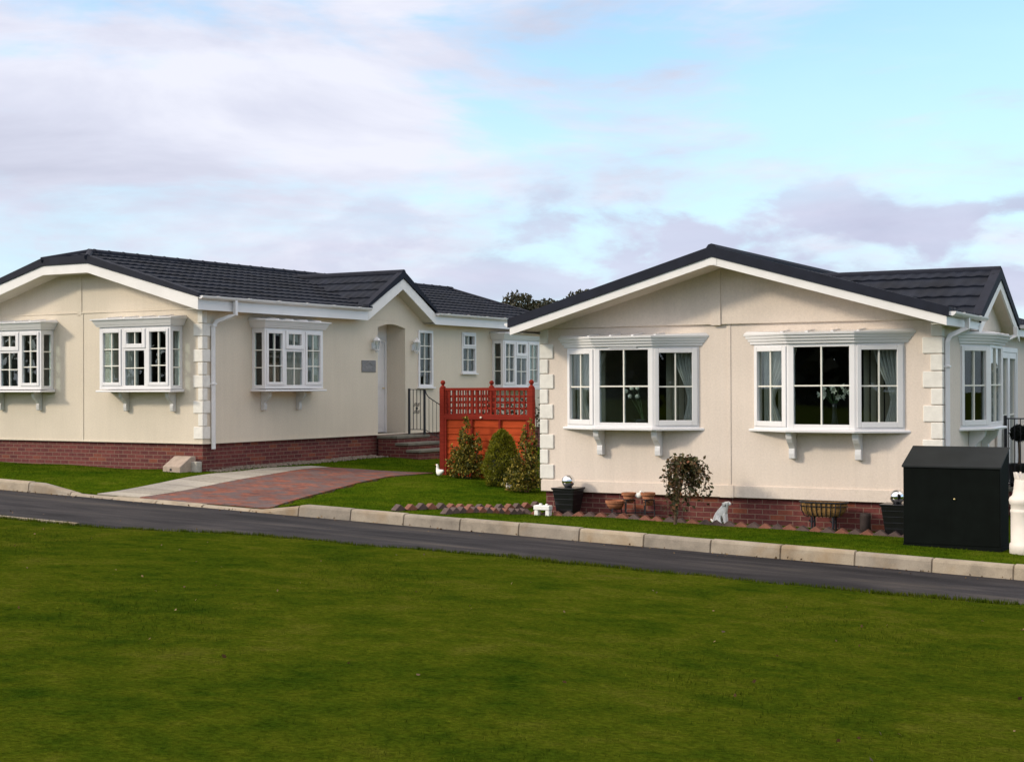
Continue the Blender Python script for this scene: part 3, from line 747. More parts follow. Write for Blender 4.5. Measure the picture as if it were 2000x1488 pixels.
barge(b, [(-.02, 2.56), (-3.1, 3.44), (-6.18, 2.56)], [(-.02, 2.79), (-3.1, 3.67), (-6.18, 2.79)], .30, 12.80)
barge(b, [(.27, 2.475), (-3.1, 3.43), (-6.47, 2.475)], [(.27, 2.70), (-3.1, 3.67), (-6.47, 2.70)], 12.80, 13.30)
barge(b, [(4.85, 2.50), (6.1, 3.205), (7.35, 2.50)], [(4.85, 2.74), (6.1, 3.50), (7.35, 2.74)], -.1, .278, 'x')
b.build('soffit', M['soffit'], L, dz=HL)
eaves(ls, L, [(-.42, 4.80, 6), (7.40, 13.3, 7)], .30, 2.462, 2.69, HL, 2.715)
eaves(lambda p: Vector((-LW - p.y, p.x, p.z)), L, [(-.42, 13.3, 14)], .30, 2.462, 2.69, HL, 2.715)
# windows
box_bay(lambda p: Vector((-2.31 + p.x, -p.y, p.z)), L, HL)
box_bay(lambda p: Vector((-5.72 + p.x, -p.y, p.z)), L, HL, (.36, 1.46))
box_bay(lambda p: Vector((p.y, 1.39 + p.x, p.z)), L, HL, (.30, 1.38))
box_bay(lambda p: Vector((p.y, 10.38 + p.x, p.z)), L, HL, (.30, 1.38))
flush_window(ls, L, 7.12, 7.72, 1.04, 2.33, [(1.10, 2.27, 2, 4, False)], HL, .06)
flush_window(ls, L, 8.97, 9.60, 1.37, 2.34, [(2.0, 2.30, 2, 1, True), (1.42, 1.955, 2, 2, False)], HL, .045)
# door in the recess
b = B(ls); b.box(5.56, 5.63, -.58, -.50, .02, 2.44); b.box(6.545, 6.615, -.58, -.50, .02, 2.44); b.box(5.63, 6.545, -.58, -.50, 2.05, 2.44); b.box(5.56, 6.615, -.58, -.44, 0.0, .02)
b.build('door_frame', M['upvc'], L, bevel=.006, dz=HL)
b = B(ls); b.box(5.635, 6.54, -.57, -.52, .03, 2.045)
for z0, z1 in ((.15, .72), (.80, .95), (1.05, 1.9)):
    for x0, x1 in ((5.98, 6.44),): 
        b.box(x0, x1, -.52, -.512, z0, z1); b.box(x0 + .05, x1 - .05, -.512, -.505, z0 + .05, z1 - .05)
door = b.build('door', M['upvc'], L, bevel=.006, dz=HL)
b = B(ls); b.box(5.74, 5.86, -.52, -.514, 1.0, 1.86); b.build('pane', M['glass'], door, dz=HL)
b = B(ls); b.tube([(6.49, -.515, 1.02), (6.49, -.47, 1.02), (6.40, -.465, 1.02)], .012, 8); b.build('handle', M['brass'], door, smooth=True, dz=HL)
# plaque and lanterns
b = B(ls); b.box(4.96, 5.465, 0, .018, 1.37, 1.62); pl = b.build('plaque', M['slate'], L, bevel=.004, dz=HL)
b = B(ls)
b.tube([(5.12 + .18 * k / 10 , .02, 1.52 + .05 * math.sin(PI * k / 10)) for k in range(11)], .006, 6)
b.tube([(5.07 + .28 * k / 10 , .02, 1.50 + .085 * math.sin(PI * k / 10)) for k in range(11)], .005, 6)
for x0, x1, z in ((5.08, 5.34, 1.475), (5.13, 5.30, 1.44)): b.box(x0, x1, .018, .022, z, z + .014)
b.build('carving', M['slate_carving'], pl, dz=HL)
for s in (5.365, 6.915):
    b = B(ls); b.box(s - .05, s + .05, 0, .02, 1.86, 2.0); b.tube([(s, .01, 1.90), (s, .06, 1.84), (s, .11, 1.83)], .012, 6)
    b.lathe([(.02, 1.79), (.03, 1.80), (.035, 1.82), (.06, 1.835), (.062, 1.855), (.05, 1.857)], 6, (s, .11, 0))
    b.lathe([(.085, 2.04), (.088, 2.055), (.06, 2.09), (.03, 2.115), (.012, 2.13), (.016, 2.145), (.004, 2.155)], 6, (s, .11, 0))
    for k in range(6):
        a = k * PI / 3; b.tube([(s + .052 * math.cos(a), .11 + .052 * math.sin(a), 1.855), (s + .08 * math.cos(a), .11 + .08 * math.sin(a), 2.042)], .007, 4)
    la = b.build('wall_lantern', M['upvc'], L, dz=HL)
    b = B(ls); b.lathe([(.048, 1.857), (.074, 2.04)], 6, (s, .11, 0)); b.build('glass', M['glass'], la, dz=HL)
    b = B(ls); b.lathe([(.018, 1.857), (.018, 1.93), (.012, 1.95)], 8, (s, .11, 0)); b.build('bulb_holder', M['corbel'], la, dz=HL)
# downpipe
b = B(ls); q = .036
b.tube([(.50, .362, 2.67), (.50, .362, 2.40), (.46, .27, 2.37), (.30, .085, 2.27), (.24, .05, 2.2), (.24, .05, -.10)], q, square=True)
b.box(.19, .29, .012, .10, 2.18, 2.23); b.box(.19, .29, 0.002, .10, 1.1, 1.13)
b.build('downpipe', M['upvc'], L, bevel=.008, dz=HL)
# quoins
zs = [(.088 + .2385 * k, .088 + .2385 * (k + 1)) for k in range(10)]
quoins(lambda p: Vector((p.x, -p.y, p.z)), L, -1, .022, zs, .235, .125, True, HL)
quoins(ls, L, 1, .0, zs, .20, .11, True, HL)
quoins(lambda p: Vector((p.x, -p.y, p.z)), L, 1, -LW - .022, zs, .235, .125, True, HL)

# ---------------- right home
Rh = empty('park_home', (RC.x, RC.y, RC.z - HR), -RT, 'cream park home with a pointed gable and two canted bays above garden pots', 'park home', 'cream park homes')
RW_, RL = 6.1, 12.0
rs = lambda p: Vector((RW_ + p.y, p.x, p.z))
rb = lambda x: (x + .10, x + 2.08, 1.03, 2.17)
b = B(lf); wall_grid(b, 0, RW_, 0, 2.46, [rb(.439), rb(3.437)], [(0, 2.46), (0, 2.50), (3.05, 3.35), (RW_, 2.50), (RW_, 2.46)])
BV, DV = 1.15, 4.05
b.fn = rs; wall_grid(b, .1, RL - .1, 0, 2.46, [rb(BV), (DV, DV + 1.5, .03, 2.2)])
b.fn = lambda p: Vector((-p.y, -p.x, p.z)); wall_grid(b, -RL + .1, -.1, 0, 2.46, [])
b.fn = lambda p: Vector((-p.x, RL + p.y, p.z)); wall_grid(b, -RW_, 0, 0, 2.46, [], [(-RW_, 2.46), (-RW_, 2.50), (-3.05, 3.35), (0, 2.50), (0, 2.46)])
b.build('wall', M['pink_cream'], Rh, solid=.1, dz=HR)
GV, GH = 3.05, 1.5
b = B(rs); b.prism([(GV - GH + .05, 2.462), (GV + GH - .05, 2.462), (GV, 3.11)], -.1, 0, 'y'); b.build('porch_wall', M['pink_cream'], Rh, dz=HR)
b = B(lf)
b.box(3.052, 3.10, 0, .010, .176, 2.50); b.prism([(.0, 2.505), (RW_, 2.505), (3.05, 3.345)], .001, .045, 'y'); b.box(2.816, 2.966, .0455, .062, 2.49, 3.30)
b.box(-.006, 2.93, 0, .020, 0.0, .172); b.box(3.145, RW_ + .006, 0, .020, 0.0, .172); b.box(2.93, 3.145, 0, .028, -.006, .176)
b.build('cover_trim', M['pink_cream'], Rh, bevel=.005, dz=HR)
b = B(rs); b.box(.006, RL, 0, .018, 0, .172); b.build('cover_trim', M['pink_cream'], Rh, bevel=.005, dz=HR)
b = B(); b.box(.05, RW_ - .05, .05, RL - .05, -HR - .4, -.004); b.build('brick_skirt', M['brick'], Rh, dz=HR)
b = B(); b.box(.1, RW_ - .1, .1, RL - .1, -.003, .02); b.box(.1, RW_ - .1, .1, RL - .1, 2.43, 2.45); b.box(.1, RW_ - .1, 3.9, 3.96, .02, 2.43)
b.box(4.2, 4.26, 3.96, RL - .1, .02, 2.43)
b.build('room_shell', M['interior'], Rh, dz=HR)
tr = lambda u: 3.526 - .285 * abs(u - 3.05)
b = B(); upR = Vv(-1, 0, .285).normalized(); upL = Vv(1, 0, .285).normalized(); tl = 3.28 * sl
tiled(b.bm, Vv(6.33, 0, tr(6.33)), Vv(0, 1, 0), upR, -.62, GV - GH, 0, tl + .03)
tiled(b.bm, Vv(6.33, 0, tr(6.33)), Vv(0, 1, 0), upR, GV - GH, GV + GH, .42, tl + .03)
tiled(b.bm, Vv(6.33, 0, tr(6.33)), Vv(0, 1, 0), upR, GV + GH, 12.42, 0, tl + .03)
tiled(b.bm, Vv(-.23, 0, tr(-.23)), Vv(0, 1, 0), upL, -.62, 12.42, 0, tl + .03, wave=.42)
gr = lambda v: 3.35 - .49 * abs(v - GV)
for sg in (-1, 1):
    ud = Vv(0, -sg, .50).normalized(); tiled(b.bm, Vv(6.30, GV + sg * (GH + .06), gr(GV + GH + .06)), Vv(-1, 0, 0), ud, -.03, 3.2, 0, (GH + .06) * math.hypot(1, .5) + .02)
roof = b.build('roof', M['tile'], Rh, dz=HR)
b = B(); b.tube([(3.05, -.64, 3.545), (3.05, 12.45, 3.545)], .08, 10); b.tube([(6.32, GV, 3.36), (3.3, GV, 3.36)], .065, 10)
b.build('ridge_cap', M['tile_trim'], roof, dz=HR)
b = B(); barge(b, [(6.34, 2.51), (3.05, 3.435), (-.24, 2.51)], [(6.34, tr(6.34) + .05), (3.05, 3.585), (-.24, tr(6.34) + .05)], -.655, -.48); b.build('verge_trim', M['tile_trim'], roof, dz=HR); b = B()
barge(b, [(6.34, 2.51), (3.05, 3.435), (-.24, 2.51)], [(6.34, tr(6.34) + .05), (3.05, 3.585), (-.24, tr(6.34) + .05)], 12.3, 12.46); b.build('verge_trim', M['tile_trim'], roof, dz=HR)
b = B(); barge(b, [(GV - GH - .08, 2.50), (GV, 3.23), (GV + GH + .08, 2.50)], [(GV - GH - .08, gr(GV + GH + .08) + .05), (GV, 3.40), (GV + GH + .08, gr(GV + GH + .08) + .05)], 6.20, 6.335, 'x')
b.build('verge_trim', M['tile_trim'], roof, dz=HR)
b = B(); barge(b, [(6.31, 2.395), (3.05, 3.325), (-.21, 2.395)], [(6.31, 2.512), (3.05, 3.437), (-.21, 2.512)], -.635, -.605)
b.box(2.97, 3.13, -.640, -.6355, 3.318, 3.45); b.build('barge_board', M['board'], Rh, dz=HR)
b = B(); barge(b, [(6.31, 2.395), (3.05, 3.325), (-.21, 2.395)], [(6.31, 2.512), (3.05, 3.437), (-.21, 2.512)], 12.40, 12.43); b.build('barge_board', M['board'], Rh, dz=HR)
b = B(); barge(b, [(GV - GH - .12, 2.30), (GV, 3.08), (GV + GH + .12, 2.30)], [(GV - GH - .12, 2.45), (GV, 3.235), (GV + GH + .12, 2.45)], 6.288, 6.315, 'x'); b.build('barge_board', M['board'], Rh, dz=HR)
b = B()
barge(b, [(6.29, 2.412), (3.05, 3.335), (-.19, 2.412)], [(6.29, 2.56), (3.05, 3.49), (-.19, 2.56)], -.605, .2)
barge(b, [(6.08, 2.47), (3.05, 3.335), (.02, 2.47)], [(6.08, 2.62), (3.05, 3.49), (.02, 2.62)], .2, 11.8)
barge(b, [(6.29, 2.412), (3.05, 3.335), (-.19, 2.412)], [(6.29, 2.56), (3.05, 3.49), (-.19, 2.56)], 11.8, 12.40)
barge(b, [(GV - GH + .04, 2.41), (GV, 3.095), (GV + GH - .04, 2.41)], [(GV - GH + .04, 2.54), (GV, 3.29), (GV + GH - .04, 2.54)], 6.0, 6.288, 'x')
b.build('soffit', M['pink_cream'], Rh, dz=HR)
eaves(rs, Rh, [(-.6, GV - GH, 2), (GV + GH, 12.4, 8)], .21, 2.40, 2.54, HR, 2.575)
eaves(lambda p: Vector((-p.y, p.x, p.z)), Rh, [(-.6, 12.4, 10)], .19, 2.40, 2.54, HR, 2.575)
splay_bay(lambda p: Vector((.439 + p.x, -p.y, p.z)), Rh, HR, True)
splay_bay(lambda p: Vector((3.437 + p.x, -p.y, p.z)), Rh, HR)
splay_bay(lambda p: Vector((RW_ + p.y, BV + p.x, p.z)), Rh, HR)
# patio door on the far side
b = B(rs); b.box(DV, DV + .06, -.06, .03, .03, 2.22); b.box(DV + 1.44, DV + 1.5, -.06, .03, .03, 2.22); b.box(DV + .06, DV + 1.44, -.06, .03, 2.14, 2.22); b.box(DV + .06, DV + 1.44, -.06, .03, .03, .10)
pd = b.build('patio_door', M['upvc'], Rh, bevel=.005, dz=HR)
for k in (0, 1):
    x = DV + .06 + k * .69; casement(rs, pd, x, x + .69, .10, 2.14, x + .09, x + .60, .20, 2.04, 1, 2, .02, HR)
for v in (.10, 3.72):
    b = B(rs); b.tube([(v + .25, .272, 2.53), (v + .25, .272, 2.38), (v + .2, .20, 2.35), (v + .05, .07, 2.27), (v, .05, 2.2), (v, .05, -.1)], .034, square=True)
    b.box(v - .05, v + .05, .003, .10, 1.85, 1.88); b.build('downpipe', M['upvc'], Rh, bevel=.008, dz=HR)
zs = [(.185 + .2315 * k, .185 + .2315 * (k + 1)) for k in range(10)]
quoins(lf, Rh, 1, -.022, zs, .235, .145, True, HR)
quoins(lf, Rh, -1, RW_ + .022, zs, .27, .16, True, HR)
quoins(rs, Rh, 1, 0, zs, .2, .11, True, HR)
quoins(lambda p: Vector((-p.y, p.x, p.z)), Rh, 1, 0, zs, .2, .11, True, HR)

# ------------------------------------------------------------------ behind the glass
def curtain(C, t, pts, z0, z1, label, tie=None, mat='curtain', name='curtain', group=None, n=40, amp=.03):
    """hanging cloth along the plan polyline pts (house coords), gathered at tie=(height, pull direction, amount)"""
    o = empty(name, hw(C, t, pts[0][0], pts[0][1], z0), -t, label, 'curtain', group)
    v = []; m = 14
    P = np.array(pts); base = P[0]
    for j in range(m + 1):
        z = (z1 - z0) * j / m
        for k in range(n + 1):
            f = k / n * (len(P) - 1); i = min(int(f), len(P) - 2); p = P[i] + (P[i + 1] - P[i]) * (f - i) - base
            if tie:
                g = math.exp(-((z - tie[0]) / tie[3]) ** 2) if z > tie[0] else 1 - .35 * (tie[0] - z) / max(tie[0], .1)
                p = p * (1 - tie[2] * g)
            a = amp * math.sin(k / n * len(P) * 2 * PI * 3.1)
            v.append((p[0] + a * .3, p[1] + a, z))
    idx = np.arange((m + 1) * (n + 1)).reshape(m + 1, n + 1)
    q = np.stack([idx[:-1, :-1], idx[:-1, 1:], idx[1:, 1:], idx[1:, :-1]], -1).reshape(-1, 4)
    c = mesh_np('cloth', v, q.ravel(), 4, M[mat], o, True)
    md = c.modifiers.new('th', 'SOLIDIFY'); md.thickness = .006
    return o
def blinds(C, t, u0, u1, v, z0, z1, count, label, w=.05):
    o = empty('vertical_blind', hw(C, t, u0, v, z0), -t, label, 'blind')
    b = B(); b.box(0, u1 - u0, -.02, .02, z1 - z0, z1 - z0 + .03); b.build('head_rail', M['upvc'], o)
    b = B()
    for k in range(count):
        x = (u1 - u0) * (k + .5) / count; a = .95; dx, dy = w * math.cos(a), w * math.sin(a)
        b.hexa([(x - dx, -dy, 0.0), (x + dx, dy, 0.0), (x + dx, dy + .003, 0.0), (x - dx, -dy + .003, 0.0), (x - dx, -dy, z1 - z0), (x + dx, dy, z1 - z0), (x + dx, dy + .003, z1 - z0), (x - dx, -dy + .003, z1 - z0)])
    b.build('slat', M['blind'], o)
z0, z1 = 1.03, 2.15
for x, wn in ((.439, 'first'), (3.437, 'second')):
    side = 'nearer the red fence' if x < 1 else 'nearer the green storage box'
    curtain(RC, RT, [(x + .12, .13), (x + .62, .16)], z0, z1, 'tied back net curtain at the left pane of the bay ' + side, (.35, 1, .72, .5))
    curtain(RC, RT, [(x + 2.06, .13), (x + 1.66, .16)], z0, z1, 'tied back net curtain at the right pane of the bay ' + side, (.35, 1, .72, .5))
    blinds(RC, RT, x + .28, x + .50, .30, z0, z1, 3, 'drawn back vertical blind behind the left pane of the bay ' + side)
    blinds(RC, RT, x + 1.50, x + 2.0, .34, z0, z1, 5, 'drawn back vertical blind behind the right pane of the bay ' + side)
curtain(LC, LT, [(-2.24, .13), (-1.78, .14)], 1.03, 2.15, 'pale full length curtain at the left of the square bay beside the quoined corner', None)
curtain(LC, LT, [(-.56, .13), (-.80, .14)], 1.03, 2.15, 'pale gathered curtain at the right of the square bay beside the quoined corner', None, n=24)
curtain(LC, LT, [(-.16, 3.12), (-.18, 2.62)], 1.03, 2.15, 'pale curtain at the right pane of the side bay next to the downpipe', None)
# vase of lilies
o = empty('flower_vase', hw(RC, RT, 4.62, .02, 1.02), -RT, 'dark slim vase of white lilies standing in the bay nearer the storage box', 'vase')
b = B(); b.lathe([(.045, 0), (.05, .02), (.035, .15), (.03, .28), (.042, .34), (.036, .34)], 14); b.build('vase', M['blackpot'], o, smooth=True)
fl = B(); st = B()
for k in range(11):
    a = k * 2.4; r = .07 + .09 * ((k * 37) % 10) / 10; h = .44 + .16 * ((k * 53) % 10) / 10
    p = Vv(r * math.cos(a) * 1.3, r * math.sin(a) * .6, h); st.tube([(0, 0, .3), p * .7 + Vv(0, 0, .1), p], .004, 5)
    dirv = Vv(math.cos(a), math.sin(a) * .5, -.15).normalized()
    for j in range(6):
        t = j * PI / 3; s1 = dirv.orthogonal().normalized(); s2 = dirv.cross(s1)
        e = p + dirv * .06 + (s1 * math.cos(t) + s2 * math.sin(t)) * .055; m = p + dirv * .045 + (s1 * math.cos(t + .5) + s2 * math.sin(t + .5)) * .03
        m2 = p + dirv * .045 + (s1 * math.cos(t - .5) + s2 * math.sin(t - .5)) * .03
        fl.f([fl.v(p), fl.v(m), fl.v(e), fl.v(m2)])
fl.build('petals', M['flower'], o); st.build('stems', M['stemgreen'], o)
# pompom flowers
o = empty('flower_stand', hw(RC, RT, 1.72, .02, 1.02), -RT, 'small arrangement of round pompom flowers in a dark bowl behind the bay nearer the fence', 'flowers')
b = B(); b.lathe([(.05, 0), (.11, .03), (.15, .10), (.14, .10)], 18); b.build('bowl', M['blackpot'], o, smooth=True)
fl = B(); st = B()
for dx, dy, h in ((-.30, .02, .52), (-.20, .0, .56), (-.12, .03, .565), (-.10, -.02, .44), (-.24, .02, .44)):
    st.tube([(0, 0, .05), (dx * .5, dy, h * .6), (dx, dy, h)], .004, 5); fl.ball((dx, dy, h), .034, 8)
fl.build('pompoms', M['flower'], o, smooth=True); st.build('stems', M['stemgreen'], o)
# ------------------------------------------------------------------ steps, railing, fence by the left home
def at(C, t, name, u, v, label, cat, group=None, zoff=None):
    p = hw(C, t, u, v); z = g_xy(p.x, p.y) if zoff is None else C.z + zoff
    return empty(name, (p.x, p.y, z), -t, label, cat, group)
st = at(LC, LT, 'entrance_steps', 0.05, 5.5, 'brick entrance steps with dark stone treads under the arched porch', 'steps', zoff=-.62)
Zs = .62   # local z of the wall foot
b = B(); b.box(-.02, .47, 0.03, 1.25, -.15, Zs - .075); b.box(.47, .75, 0.03, 1.25, -.15, Zs - .22); b.box(.75, 1.03, .03, 1.25, -.15, Zs - .365)
b.build('brickwork', M['brick'], st)
for x0, x1, z in ((-.04, .50, 0.0), (.44, .79, -.147), (.72, 1.07, -.292)):
    b = B(); b.box(x0, x1, 0, 1.28, Zs + z - .073, Zs + z - .012); b.build('tread', M['step'], st, bevel=.012)
rl = at(LC, LT, 'iron_railing', 0.10, 6.62, 'black wrought iron railing with a scroll panel beside the porch steps', 'railing', zoff=-.012)
b = B(); b.box(-.02, .02, -.02, .02, 0, 1.02); b.build('post', M['iron'], rl)
b = B(); b.box(.39, .43, -.02, .02, 0, 1.0); b.build('post', M['iron'], rl)
b = B()
b.box(.02, .39, -.008, .008, .99, 1.005); b.box(.02, .39, -.008, .008, .10, .115)
for x in (.11, .205, .30): b.box(x - .006, x + .006, -.006, .006, .115, .99)
b.tube([(.43, 0, .99), (.46, 0, .90), (.52, 0, .83), (.62, 0, .77), (1.02, 0, .55), (1.2, 0, .46)], .012, 6)
b.tube([(.43, 0, .10), (.6, 0, .03), (1.2, 0, -.28)], .009, 6)
for k in range(7):
    x = .53 + k * .10; zt = float(np.interp(x, [.46, .52, .62, 1.02, 1.2], [.90, .83, .77, .55, .46])); zb = .10 - .38 * (x - .43) / .77
    b.tube([(x, 0, zb), (x, 0, zt)], .006, 5)
b.box(1.18, 1.21, -.015, .015, -.55, .47)
b.build('rails', M['iron'], rl)
b = B()
for cx in (.158, .252):
    for sgn in (1, -1):
        for zc in (.66, .50):
            pts = [(cx + (.038 - .0035 * k) * math.cos(k * .55 + (0 if sgn > 0 else PI)), 0, zc + sgn * (.045 - .004 * k) * math.sin(k * .55 + .4)) for k in range(10)]
            b.tube(pts, .006, 5)
b.tube([(.205, 0, .46), (.205, 0, .70)], .014, 6); b.ball((.205, 0, .58), .028, 6)
b.build('scroll', M['iron'], rl)

# trellis fence: a front panel and a return running back towards the home
def trellis(name, p0, ang, width, label, left_post=True):
    o = empty(name, (p0.x, p0.y, g_xy(p0.x, p0.y)), ang, label, 'fence', 'red trellis fence panels')
    Hh = 1.69
    for x in ([0.0] if left_post else []) + [width]:
        b = B(); b.box(x - .05, x + .05, -.05, .05, -.35, 1.66)
        b.lathe([(.056, 1.66), (.056, 1.68), (.03, 1.70), (.025, 1.72)], 12, (x, 0, 0)); p = b.build('post', M['fence'], o, bevel=.006)
        b = B(); b.ball((x, 0, 1.762), .047, 10); b.build('finial', M['fence'], p, smooth=True)
    a0, a1 = .05, width - .05
    b = B(); nb = 10; zt, zb = 1.06, -.2
    for k in range(nb):
        z = zb + (zt - zb) * k / nb; h = (zt - zb) / nb
        wob = lambda s: .006 * math.sin(s * 3.1 + k * 1.9)
        xs = np.linspace(a0, a1, 12)
        for xa, xb in zip(xs, xs[1:]):
            b.hexa([(xa, -.022, z - .02 + wob(xa)), (xb, -.022, z - .02 + wob(xb)), (xb, -.010, z - .02), (xa, -.010, z - .02), (xa, -.004, z + h), (xb, -.004, z + h), (xb, .004, z + h), (xa, .004, z + h)])
    b.build('lap_boards', M['fence_panel'], o)
    b = B()
    for x in [a0 + .03] + [a0 + (a1 - a0) * k / 3 for k in (1, 2)] + [a1 - .03]: b.box(x - .022, x + .022, -.05, -.024, -.15, 1.055)
    b.box(a0, a1, -.045, .03, 1.06, 1.16)
    b.build('frame', M['fence'], o, bevel=.004)
    b = B(); zt2 = Hh - .06
    b.box(a0, a1, -.03, .03, zt2 - .02, zt2 + .03); b.box(a0, a0 + .035, -.022, .022, 1.16, zt2 - .02); b.box(a1 - .035, a1, -.022, .022, 1.16, zt2 - .02)
    nx = max(6, int((a1 - a0) / .10)); 
    for k in range(1, nx):
        x = a0 + (a1 - a0) * k / nx; b.box(x - .016, x + .016, -.016, -.002, 1.16, zt2 - .02)
    for k in range(1, 4):
        z = 1.16 + (zt2 - .02 - 1.16) * k / 4; b.box(a0 + .035, a1 - .035, .0, .014, z - .02, z + .02)
    b.build('lattice', M['fence'], o)
    return o
FP = AB(-14.67, 24.09)
tf = trellis('trellis_fence', FP, -TH, 1.92, 'red stained trellis topped fence panel behind the three shrubs')
b = B(); b.ball((.87, -.06, 1.10), .022, 8); b.build('knob', M['flower'], tf, smooth=True)
trellis('trellis_fence', FP + V0 * .1, PI / 2 - TH, 1.80, 'red trellis fence return running back towards the home behind the front panel', False)

# ------------------------------------------------------------------ planting
def veg(name, loc, label, cat, group=None): return empty(name, loc, -TH, label, cat, group)
def blob_pts(n, fn):
    out = []
    while len(out) < n:
        p = fn()
        if p is not None: out.append(p)
    return np.array(out)
def shrub(loc, spires, label, n, size, mat):
    o = veg('shrub', loc, label, 'shrub', 'shrubs against the red fence')
    pts = []; b = B()
    for (x, y, h, r) in spires:
        b.tube([(x * .3, y * .3, -.05), (x * .8, y * .8, h * .4), (x, y, h * .93)], [.018, .012, .004], 6)
        m = int(n * h * r); nc = max(10, int(m / 16)); ci = rng.integers(0, nc, m)
        t = np.clip(rng.beta(1.2, 1.7, nc)[ci] + rng.normal(0, .022, m), 0, 1); ang = rng.uniform(0, 2 * PI, nc)[ci] + rng.normal(0, .28, m)
        lump = 1 + .28 * np.sin(t * 19 + x * 9) + .2 * np.sin(ang * 3 + t * 8)
        rr = r * (1 - t ** 1.4) * lump * (np.sqrt(rng.uniform(.2, 1.25, nc))[ci] + rng.normal(0, .07, m)) + .012
        pts.append(np.stack([x * np.clip(t * 1.5 + .3, 0, 1) + rr * np.cos(ang), y * np.clip(t * 1.5 + .3, 0, 1) + rr * np.sin(ang) * .85, .03 + t * h], 1))
    b.build('trunk', M['bark'], o)
    leaves('foliage', np.concatenate(pts), size, M[mat], o, up=.5)
    return o
p = hw(LC, LT, 0, 0)
shrub(AB(-13.95, 23.72), [(0, 0, 1.16, .26), (-.24, -.02, .66, .20), (.10, .04, .80, .27), (-.10, -.08, .5, .30), (.28, 0, .85, .12), (-.07, .02, .92, .17)], 'loose variegated shrub with tall spire nearest the fence post and white goose', 4600, .05, 'shrub')
shrub(AB(-11.96, 22.35), [(0, 0, 1.10, .24), (.12, .03, 1.35, .12), (-.15, 0, .6, .25), (-.18, -.05, .4, .28), (.13, 0, .8, .27)], 'variegated yellow speckled shrub squeezed between the conifer and the right home', 5200, .05, 'shrub')
o = veg('conifer', AB(-12.72, 22.9), 'dense golden green dwarf conifer between two variegated shrubs', 'conifer', 'shrubs against the red fence')
def cf():
    t = rng.uniform(0, 1); a = rng.uniform(0, 2 * PI)
    prof = float(np.interp(t, [0, .1, .3, .55, .75, .9, 1], [.26, .31, .325, .28, .21, .14, .02]))
    r = prof * (1 + .10 * math.sin(a * 3 + t * 9) + .08 * math.sin(a * 5 - t * 14)) * rng.uniform(.78, 1.0)
    return (r * math.cos(a), r * math.sin(a), t * .98)
pts = blob_pts(9000, cf)
out = pts * np.array([1, 1, 0]); out /= np.linalg.norm(out, axis=1)[:, None] + 1e-6
leaves('foliage', pts, .05, M['conifer'], o, up=1.1, aspect=.35, out=out * .8)
b = B(); b.tube([(0, 0, -.05), (0, 0, .8)], [.03, .01], 7); b.build('trunk', M['bark'], o)
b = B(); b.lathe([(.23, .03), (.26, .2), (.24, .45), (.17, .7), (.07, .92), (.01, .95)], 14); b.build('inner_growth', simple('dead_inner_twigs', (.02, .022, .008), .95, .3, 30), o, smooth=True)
# weeping standard on the lawn
bp = hw(RC, RT, 2.53, -.75); o = empty('weeping_shrub', (bp.x, bp.y, g_xy(bp.x, bp.y)), -RT, 'small weeping standard shrub with thin trunk on the lawn before the right home', 'shrub')
b = B(); b.tube([(0, 0, -.05), (.02, 0, .25), (.09, 0, .55), (.15, 0, .83)], [.028, .024, .02, .014], 8)
lp = []
for k in range(54):
    a = rng.uniform(0, 2 * PI); rad = rng.uniform(.06, .35); drop = rng.uniform(.25, .62) * (1.25 if math.cos(a) < 0 else .95); top = rng.uniform(.80, 1.0)
    path = []
    for j in range(9):
        f = j / 8; r = rad * math.sin(min(1, f * 1.25) * PI / 2); z = .80 + (top - .80) * math.sin(min(1, f * 2) * PI / 2) - max(0, f - .3) ** 1.4 * drop * 1.75
        path.append(Vv(.17 + r * math.cos(a) + .014 * math.sin(j * 2 + k), r * math.sin(a) * .85, max(.16, z)))
    b.tube(path, [.006 - .0005 * j for j in range(9)], 4)
    for j in range(1, 9):
        for q in range(5): lp.append(path[j - 1].lerp(path[j], rng.uniform(0, 1)) + Vv(*rng.normal(0, .02, 3)))
b.build('trunk', M['bark'], o)
leaves('foliage', np.array([tuple(x) for x in lp]), .062, M['weeping'], o, up=-.3, aspect=.6)
# creeper seen through the trellis
cp = AB(-13.35, 24.45); o = veg('climbing_plant', cp, 'dark leafy climber seen through the trellis behind the red fence', 'climber')
m = 900; pts = np.stack([rng.normal(0, .42, m), rng.uniform(0, .35, m), rng.beta(2, 1.6, m) * 1.55], 1)
leaves('foliage', pts, .07, M['creeper'], o, up=.2, aspect=.7)
b = B()
for k in range(5): b.tube([(-.4 + .2 * k, .15, -.1), (-.45 + .22 * k, .2, .8), (-.4 + .2 * k, .15, 1.5)], .008, 5)
b.build('stem', M['bark'], o)
